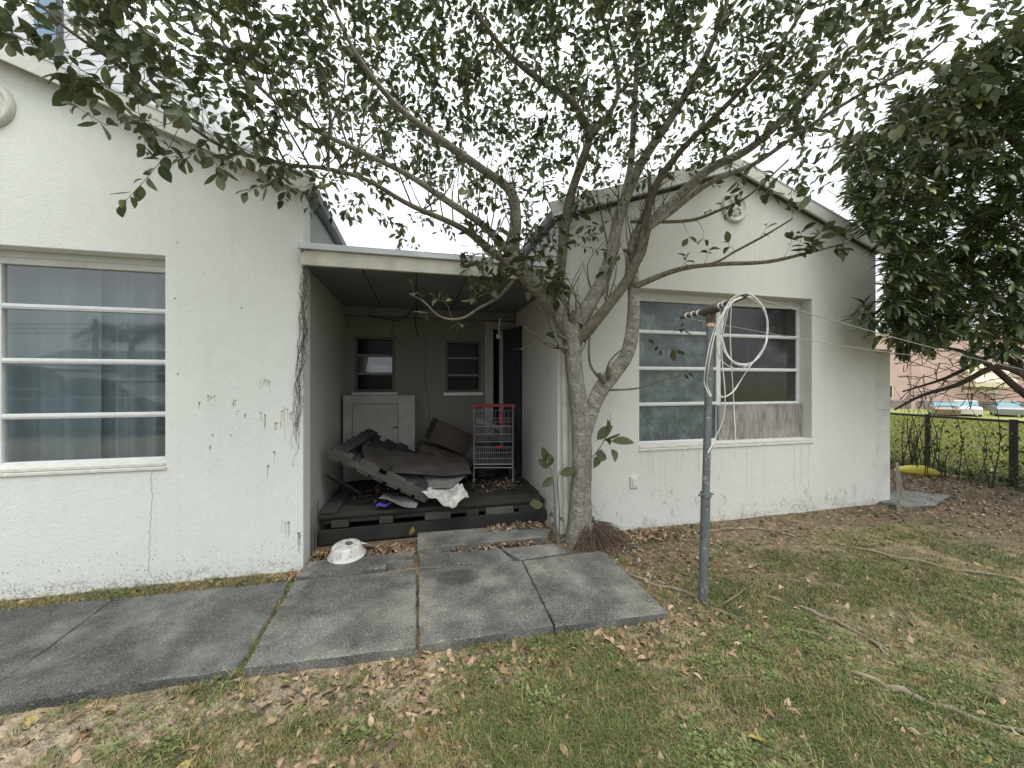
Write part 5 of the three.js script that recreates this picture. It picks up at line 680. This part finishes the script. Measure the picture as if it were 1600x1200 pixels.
function car(name, label, x, z, turn, color, s = 1, y = 0, glassC = lin(0.02, 0.022, 0.024)) {
  const t = thing(name, label, 'car', [x, y, z], turn), side = new THREE.Shape(); side.moveTo(-2.1, 0.3); side.lineTo(-2.15, 0.75); side.quadraticCurveTo(-2.0, 0.92, -1.2, 0.95); side.lineTo(1.75, 0.98); side.quadraticCurveTo(2.1, 0.9, 2.15, 0.5); side.lineTo(2.1, 0.3); side.closePath();
  const ex = (sh, w, b) => new THREE.ExtrudeGeometry(sh, { depth: w - 2 * b, bevelEnabled: true, bevelSize: b, bevelThickness: b, bevelSegments: 3, curveSegments: 10 }).translate(0, 0, -w / 2 + b), paintM = new THREE.MeshPhysicalMaterial({ color, roughness: 0.4, clearcoat: 0.8, clearcoatRoughness: 0.1, side: THREE.DoubleSide });
  mesh('body', ex(side, 1.75, 0.06), paintM, t); const cab = new THREE.Shape(); cab.moveTo(-1.15, 0.95); cab.lineTo(-0.45, 1.42); cab.quadraticCurveTo(0.2, 1.5, 0.9, 1.42); cab.lineTo(1.6, 0.97); cab.closePath(); mesh('windows', ex(cab, 1.5, 0.05), std({ color: glassC, roughness: 0.08 }), t);
  const rf = new THREE.Shape(); rf.moveTo(-0.5, 1.44); rf.quadraticCurveTo(0.2, 1.56, 0.95, 1.44); rf.lineTo(0.9, 1.4); rf.lineTo(-0.45, 1.4); rf.closePath(); mesh('roof', ex(rf, 1.54, 0.04), paintM, t);
  for (const [a, b] of [[-1.35, 1], [-1.35, -1], [1.3, 1], [1.3, -1]]) { const w = mesh('wheel', new THREE.TorusGeometry(0.24, 0.09, 10, 22), M.rubber, t); w.position.set(a, 0.32, b * 0.8); mesh('rim', new THREE.CylinderGeometry(0.19, 0.19, 0.1, 16).rotateX(Math.PI / 2), M.chrome, w); }
  for (const b of [-1, 1]) mesh('headlight', box(0.06, 0.12, 0.3, -2.13, 0.72, b * 0.6, 0.02), std({ color: lin(0.7, 0.7, 0.72), roughness: 0.2 }), t);
  t.scale.setScalar(s); return t;
}
{ const BL = lin(0.13, 0.24, 0.27), p = (x, d) => { const q = at(x, 597, d); return [q.x, q.z, Math.atan2(-q.z, q.x) + 0.12]; };
  car('parked_car', 'brown parked car with blue windscreen far beyond the fence, leftmost of the row', ...p(1474, 33), lin(0.16, 0.1, 0.08), 0.85, -1.35, BL); car('parked_car', 'white parked car with blue windscreen far beyond the fence, middle of the row', ...p(1508, 33.5), lin(0.6, 0.6, 0.6), 0.85, -1.35, BL); car('parked_car', 'grey parked car far beyond the fence, rightmost of the row', ...p(1572, 33), lin(0.2, 0.21, 0.22), 0.85, -1.35, BL); }
{ // tall white building behind the left gable
  const c = at(40, 20, 11), t = thing('white_building', 'tall white clad building with a blue window strip rising behind the left gable', 'building', [c.x, 0, c.z], -0.35), wm = std({ map: sized(speckMap([0.62, 0.64, 0.68], 0.08, 6, 16), 3) });
  const s = new THREE.Shape([[-9, -0.2], [2.6, -0.2], [2.6, 12], [-9, 12]].map((a) => new THREE.Vector2(...a))); mesh('wall', new THREE.ExtrudeGeometry(s, { depth: 6, bevelEnabled: false }).translate(0, 0, -6), wm, t);
  const cl = []; for (let y = 4; y < 12; y += 0.45) cl.push(span(-9, 2.61, y, y + 0.425, 0.003, 0.028)); cl.forEach((g) => mesh('cladding_board', g, wm, t));
  const w = sub('window', t); mesh('pane', span(0.35, 1.15, 8.9, 13, 0.03, 0.05), std({ color: lin(0.12, 0.22, 0.32), roughness: 0.1 }), w); mesh('frame', span(1.151, 1.3, 8.8, 13.1, 0.03, 0.1), std({ color: lin(0.1, 0.11, 0.13) }), w);
}

// ------------------------------------------------------------------ the street behind the photographer, as the windows mirror it
{
  const t = thing('house_opposite', 'low grey house with a dark roof across the street, mirrored in the left window', 'house', [-14, 0, 21]), m = std({ color: lin(0.5, 0.49, 0.46) });
  mesh('wall', span(-8, 8, -0.2, 2.5, 0, 7), m, t); mesh('roof', new THREE.ExtrudeGeometry(new THREE.Shape([[-0.6, 2.5], [7.6, 2.5], [3.5, 3.7]].map((a) => new THREE.Vector2(...a))), { depth: 17, bevelEnabled: false }).rotateY(-Math.PI / 2).translate(8.5, 0, 0), std({ color: lin(0.1, 0.095, 0.09) }), t);
  for (const x of [-5, -1, 4]) { const w = sub('window', t); mesh('frame', span(x - 0.8, x + 0.8, 0.9, 2.1, -0.04, -0.005), M.trim, w); mesh('pane', span(x - 0.7, x + 0.7, 1.0, 2.0, -0.06, -0.041), std({ color: lin(0.04, 0.05, 0.06), roughness: 0.1 }), w); }
  car('street_car', 'dark car parked in the street, mirrored in the left window', -9.45, 7.2, 0.15, lin(0.04, 0.04, 0.045), 1.1); car('street_car', 'black van-like car parked further along the street, mirrored in the left window', -11.9, 8.4, 0.1, lin(0.03, 0.03, 0.03), 1.35);
  const p = thing('palm_tree', 'palm tree across the street, mirrored in the left window', 'palm tree', [-12.6, 0, 13.5]), r = rng(5), fr = []; mesh('trunk', tube([V(0, -0.1, 0), V(0.05, 1.5, 0), V(0.15, 3.4, 0)], [0.16, 0.12, 0.1], 12), M.barkDark, p);
  for (let i = 0; i < 16; i++) { const a = i * 2.4, e = 0.2 + r() * 0.9, c = smooth([V(0.15, 3.4, 0), V(0.15 + Math.cos(a) * 0.8, 3.5 + e * 0.8, Math.sin(a) * 0.8), V(0.15 + Math.cos(a) * 1.7, 3.1 + e * 0.5, Math.sin(a) * 1.7)], 18); fr.push(tube(c, 0.012, 4)); for (let k = 2; k < 18; k++) for (const s of [-1, 1]) fr.push(leafGeo(0.5, 0.04, { n: 3, curl: 0.5 }).applyMatrix4(frame(c[k], V(-Math.sin(a) * s, -0.3, Math.cos(a) * s).add(V(Math.cos(a) * 0.6, 0, Math.sin(a) * 0.6)), V(0, 1, 0), 1))); } const q = mesh('fronds', fr, leafMat({ color: lin(0.05, 0.07, 0.03) }), p);
  const u = thing('utility_pole', 'wooden utility pole across the street, mirrored in the left window', 'utility pole', [-14.1, 0, 14]); mesh('pole', tube([V(0, -0.2, 0), V(0, 4.4, 0)], [0.14, 0.1], 10), M.barkDark, u); mesh('cable', [0, 1, 2].map((i) => softTube([V(-26, 3.6 + i * 0.18, 0), V(-12, 3.3 + i * 0.16, 0), V(0, 3.75 + i * 0.2, 0), V(14, 3.5 + i * 0.2, 0), V(30, 3.9 + i * 0.2, 0)], 0.018, 0.018, 40, 5)), M.line, u);
}

// ------------------------------------------------------------------ grass, weeds and fallen leaves
{
  const r = rng(404), blade = (n, h, w, spread) => { const P = [], I = []; for (let i = 0; i < n; i++) { const a = r() * 6.28, x = (r() - 0.5) * spread, z = (r() - 0.5) * spread, L = h * (0.5 + r() * 0.7), lean = 0.3 + r() * 0.9, dx = Math.cos(a), dz = Math.sin(a), b = P.length / 3, ww = w * (0.7 + r() * 0.6); P.push(x - dz * ww, 0, z + dx * ww, x + dz * ww, 0, z - dx * ww, x + dx * L * lean * 0.35 - dz * ww * 0.8, L * 0.6, z + dz * L * lean * 0.35 + dx * ww * 0.8, x + dx * L * lean * 0.35 + dz * ww * 0.8, L * 0.6, z + dz * L * lean * 0.35 - dx * ww * 0.8, x + dx * L * lean, L * (1 - 0.25 * lean), z + dz * L * lean); I.push(b, b + 1, b + 2, b + 2, b + 1, b + 3, b + 2, b + 3, b + 4); } const g = new THREE.BufferGeometry(); g.setAttribute('position', new THREE.Float32BufferAttribute(P, 3)); g.setIndex(I); g.computeVertexNormals(); return g; };
  const tufts = [blade(9, 0.03, 0.0014, 0.045), blade(8, 0.036, 0.0016, 0.05), blade(12, 0.022, 0.0016, 0.06)], gm = leafMat({ color: 0xffffff, roughness: 0.7, transmission: 0.25 });
  const onSlab = (x, z) => (x < 1.6 && z < -2.24 - (x < -0.9 ? 0.05 : 0) && z > -3.2) || (x > -0.9 && x < 1.3 && z <= -3.2 && z > -3.9) || z < ZR + 0.04 && x > XPR - 0.1 && x < 5.95 || (z < ZL + 0.03 && x < XPR);
  const inst = [[], [], []]; let tries = 0;
  const place = (x, z, force, dryer = 0) => { if (!force && onSlab(x, z)) return; const [gr] = groundKind(x, z), patch = sstep(0.4, 0.68, fbm(x * 2.3 + 40, z * 2.3 + 11, 256, 3)); if (!force && r() > gr * (0.12 + 0.75 * patch) + 0.05) return; const k = Math.floor(r() * 3), s = 0.65 + r() * 0.7, q = new THREE.Quaternion().setFromEuler(new THREE.Euler((r() - 0.5) * 0.5, r() * 6.28, (r() - 0.5) * 0.5)); const dry = r() < 0.42 - 0.24 * patch + dryer, c = dry ? [0.34 + r() * 0.14, 0.285 + r() * 0.1, 0.16] : [0.125 + r() * 0.075, 0.165 + r() * 0.065, 0.045 + r() * 0.025]; inst[k].push([new THREE.Matrix4().compose(V(x, force ? 0.022 : groundY(x, z) - 0.002, z), q, V(s, s * (0.7 + r() * 0.5), s)), lin(...c)]); };
  while (tries++ < 260000) { const d = 0.9 + 5.6 * r() ** 1.35, a = lerp(-1.02, 1.02, r()); place(d * sn + d * Math.tan(a) * cs * 0.9, -d * cs + d * Math.tan(a) * sn * 0.9); }
  for (let i = 0; i < 2600; i++) place(lerp(-3.6, -0.9, r()), lerp(-3.48, -3.2, r()), false, 0.45);
  for (let i = 0; i < 1500; i++) { const k = r(); if (r() < 0.16) place(-0.912 + (r() - 0.5) * 0.03, lerp(-2.28, -3.2, k), true, 0.25); }
  tufts.forEach((g, k) => { const im = new THREE.InstancedMesh(g, gm, inst[k].length); inst[k].forEach(([m, c], i) => { im.setMatrixAt(i, m); im.setColorAt(i, c); }); im.name = numbered('grass'); tag(im, ['short patchy green and straw-coloured lawn grass', 'slightly taller lawn grass among the short blades', 'low creeping lawn grass close to the soil'][k], 'grass', null, 'stuff'); scene.add(im); });
  // broad-leaved weeds
  const wl = []; for (let i = 0; i < 9; i++) { const a = i * 2.4, e = 0.25 + r() * 0.7; wl.push(leafGeo(0.022, 0.013, { n: 3, stalk: 0.3 }).applyMatrix4(frame(V(Math.cos(a) * 0.012, 0.006 + r() * 0.01, Math.sin(a) * 0.012), V(Math.cos(a), e, Math.sin(a)), V(0, 1, 0), 0.8 + r() * 0.6))); } const wg = merge(wl), W = [];
  for (let i = 0; i < 40000 && W.length < 1100; i++) { const d = 0.9 + 4.6 * r() ** 1.3, a = lerp(-1, 1, r()), x = d * sn + d * Math.tan(a) * cs * 0.85, z = -d * cs + d * Math.tan(a) * sn * 0.85; if (onSlab(x, z) || r() > groundKind(x, z)[0] * sstep(0.52, 0.7, fbm(x * 1.7 + 3, z * 1.7 + 60, 256, 3)) + 0.01) continue; W.push([x, z]); }
  const wi = new THREE.InstancedMesh(wg, leafMat({ color: lin(0.17, 0.22, 0.065), transmission: 0.25 }), W.length); W.forEach(([x, z], i) => { wi.setMatrixAt(i, new THREE.Matrix4().compose(V(x, groundY(x, z), z), new THREE.Quaternion().setFromEuler(new THREE.Euler(0, r() * 6.28, 0)), V(1, 1, 1).multiplyScalar(0.5 + r() * 0.6))); wi.setColorAt(i, lin(1, 1, 1).multiplyScalar(0.7 + r() * 0.6)); }); wi.name = 'weeds'; tag(wi, 'small round-leaved weeds scattered through the lawn', 'weeds', null, 'stuff'); scene.add(wi);
  // rough lawn beyond the fence
  { const n = 22000, im = new THREE.InstancedMesh(blade(7, 0.13, 0.006, 0.16), gm, n); for (let i = 0; i < n; i++) { const x = FX + 0.3 + 13 * r() ** 1.5, z = lerp(-13, 0, r()); im.setMatrixAt(i, new THREE.Matrix4().compose(V(x, groundY(x, z), z), new THREE.Quaternion().setFromEuler(new THREE.Euler(0, r() * 6.28, 0)), V(1, 0.5 + r(), 1))); im.setColorAt(i, lin(0.25 + r() * 0.15, 0.28 + r() * 0.12, 0.075)); } im.name = 'rough_grass'; tag(im, 'bright yellow-green rough grass of the lot beyond the fence', 'grass', null, 'stuff'); scene.add(im); }
  // litter of dry leaves
  const DL = [leafGeo(0.07, 0.036, { fold: 0.7, curl: 0.35, stalk: 0.1 }), leafGeo(0.06, 0.034, { fold: -0.4, curl: -0.3, stalk: 0.1 }), leafGeo(0.075, 0.03, { fold: 1.1, curl: 0.15, stalk: 0.15 }), leafGeo(0.03, 0.02, { fold: 0.4, curl: 0.4, n: 3, stalk: 0 })];
  const brown = () => { const q = r(), b = r(); return q < 0.5 ? lin(0.17 + b * 0.09, 0.118 + b * 0.06, 0.07 + b * 0.035) : q < 0.82 ? lin(0.26 + b * 0.14, 0.185 + b * 0.1, 0.122 + b * 0.07) : lin(0.09, 0.066, 0.045); };
  const lay = (x, y, z, s) => new THREE.Matrix4().compose(V(x, y + 0.006, z), new THREE.Quaternion().setFromEuler(new THREE.Euler((r() - 0.5) * 0.9, r() * 6.28, (r() - 0.5) * 1.2 + (r() < 0.3 ? Math.PI : 0), 'YXZ')), V(s, s, s));
  const li = [[], [], [], []], put = (x, y, z, s = 0.42 + r() * 0.5, k) => li[k ?? Math.floor(r() * 4)].push([lay(x, y, z, s), brown()]);
  for (let i = 0; i < 60000; i++) { const d = 0.95 + 5.5 * r() ** 1.25, a = lerp(-1.02, 1.02, r()), x = d * sn + d * Math.tan(a) * cs * 0.9, z = -d * cs + d * Math.tan(a) * sn * 0.9; if (onSlab(x, z)) continue; const li_ = groundKind(x, z)[3], edge = x < 2.2 ? (Math.exp(-(((z + 2.1) / 0.1) ** 2)) + 0.35 * Math.exp(-(((z + 1.95) / 0.3) ** 2))) * sstep(-1.2, 0.2, x) : 0; if (r() < 0.095 + 0.3 * li_ + 0.42 * edge) put(x, groundY(x, z), z); }
  const heap = (x, z, sx, sz, n, y = SLAB) => { for (let i = 0; i < n; i++) { const u = r() + r() - 1, v = r() + r() - 1; put(x + u * sx, y + r() * 0.03 * (1 - Math.abs(u)), z + v * sz); } };
  heap(-0.28, -3.62, 0.32, 0.16, 330, 0.02); heap(-0.75, -3.68, 0.2, 0.14, 120, 0.01); heap(1.0, -3.72, 0.4, 0.08, 160, SLAB + 0.04); heap(0.75, -3.41, 0.5, 0.03, 130, 0.05); heap(1.7, -3.28, 0.35, 0.25, 380, 0.02); heap(2.3, -3.4, 0.6, 0.2, 420, 0); heap(-0.93, -3.35, 0.12, 0.12, 80, 0.01); heap(0.9, -4.55, 0.35, 0.3, 160, DECK); heap(-0.3, -4.5, 0.4, 0.4, 120, DECK); heap(6.8, -3.5, 1.6, 1.0, 600, 0); heap(7.6, -4.5, 0.8, 1.0, 500, 0);
  DL.forEach((g, k) => { const im = new THREE.InstancedMesh(g, std({ color: 0xffffff, roughness: 0.95 }), li[k].length); li[k].forEach(([m, c], i) => { im.setMatrixAt(i, m); im.setColorAt(i, c); }); im.name = numbered('leaf_litter'); tag(im, ['curled dry brown leaf litter strewn over the lawn', 'flat dry brown leaf litter strewn over the lawn', 'rolled dry brown leaf litter strewn over the lawn', 'small crumbs of dry leaf litter'][k], 'leaf litter', null, 'stuff'); scene.add(im); });
  // single fallen leaves that stand out
  const BL_ = [leafGeo(0.115, 0.056, { fold: 0.2, curl: 0.12 }), leafGeo(0.1, 0.05, { fold: 0.5, curl: 0.3 }), leafGeo(0.12, 0.052, { fold: -0.25, curl: -0.15 })], yel = std({ color: lin(0.29, 0.23, 0.06), roughness: 0.6 }), pale = std({ color: lin(0.36, 0.28, 0.2), roughness: 0.9 }), red = std({ color: lin(0.24, 0.12, 0.07), roughness: 0.9 });
  [[640, 842, 1.3, yel, 'yellow fallen leaf lying on the dry leaves beside the basin'], [676, 1152, 1.2, yel, 'yellow fallen leaf in the grass at the bottom edge, left of centre'], [920, 1168, 0.95, yel, 'yellow-green fallen leaf in the grass at the bottom edge, right of centre'], [654, 1019, 0.9, yel, 'yellow fallen leaf at the foot of the slab edge, in line with the joint'], [1015, 900, 0.7, yel, 'small yellow leaf on the soil right of the slabs'], [872, 1040, 1.3, red, 'reddish brown curled leaf standing up in the lawn before the slabs'], [865, 1130, 1.2, pale, 'pale brown crumpled leaf low in the middle of the lawn'], [1085, 1136, 1.0, pale, 'pale brown leaf in the lawn right of the middle'], [1165, 1158, 1.1, yel, 'long yellowish leaf near the bottom edge under the pole'], [1545, 1183, 1.0, yel, 'yellow-green leaf in the bottom right corner'], [50, 1122, 1.0, yel, 'small yellow leaf at the left end of the path edge'], [305, 1190, 1.1, yel, 'yellow leaf at the bottom left in the grass'], [10, 1113, 1.1, pale, 'tan leaf at the left edge beside the path'], [965, 973, 1.1, pale, 'pale tan leaf on the edge of the right slab'], [385, 1055, 1.2, pale, 'tan leaf lying against the path edge near the mossy joint'], [1080, 1060, 1.0, pale, 'pale leaf in the lawn left of the pole foot']].forEach(([x, y, s, m, l], i) => { const p = onY(x, y, 0), o = tag(mesh('fallen_leaf', m === yel ? BL_[i % 3] : DL[i % 3], m), l, 'leaf', 'single fallen leaves'); lay(p.x, groundY(p.x, p.z) + 0.012, p.z, s * 0.78).decompose(o.position, o.quaternion, o.scale); o.rotation.x *= 0.4; if (m === red) o.rotation.x = -1.1; });
  [[[1128, 947], [1166, 923], 'thin dry stick lying just right of the clothes pole foot'], [[1010, 915], [1018, 896], 'short dry stick beside the right edge of the slabs'], [[1242, 985], [1290, 1003], 'short dry twig in the lawn near the middle root']].forEach(([a, b, l]) => { const p = onY(...a, 0), q = onY(...b, 0); p.y = groundY(p.x, p.z) + 0.012; q.y = groundY(q.x, q.z) + 0.02; tag(mesh('stick', softTube([p, p.clone().lerp(q, 0.5).add(V(0.01, 0.008, 0.01)), q], 0.006, 0.0035, 8, 6), M.root), l, 'stick'); });
  // chips of render and shell at the wall corner
  { const o = []; for (let i = 0; i < 48; i++) { const g = new THREE.IcosahedronGeometry(0.006 + r() * 0.008, 0); g.scale(1, 0.6, 1); g.rotateY(r() * 6); const near = i < 40; g.translate(near ? -1.0 + r() * 0.35 : lerp(-0.8, 0.6, r()), near ? 0.012 : 0.062, near ? -3.46 + r() * 0.16 : lerp(-3.5, -3.2, r())); o.push(g); } const c = mesh('plaster_chips', o, std({ color: lin(0.6, 0.6, 0.57) })); tag(c, 'scattered white plaster chips at the wall corner and joint', 'plaster chips', null, 'stuff'); }
  console.log('grass', inst.map((a) => a.length).join(' '), 'litter', li.map((a) => a.length).join(' '), 'weeds', W.length);
}
scene.traverse((o) => { if (o.isMesh) o.castShadow = o.receiveShadow = true; });
renderer.render(scene, camera);
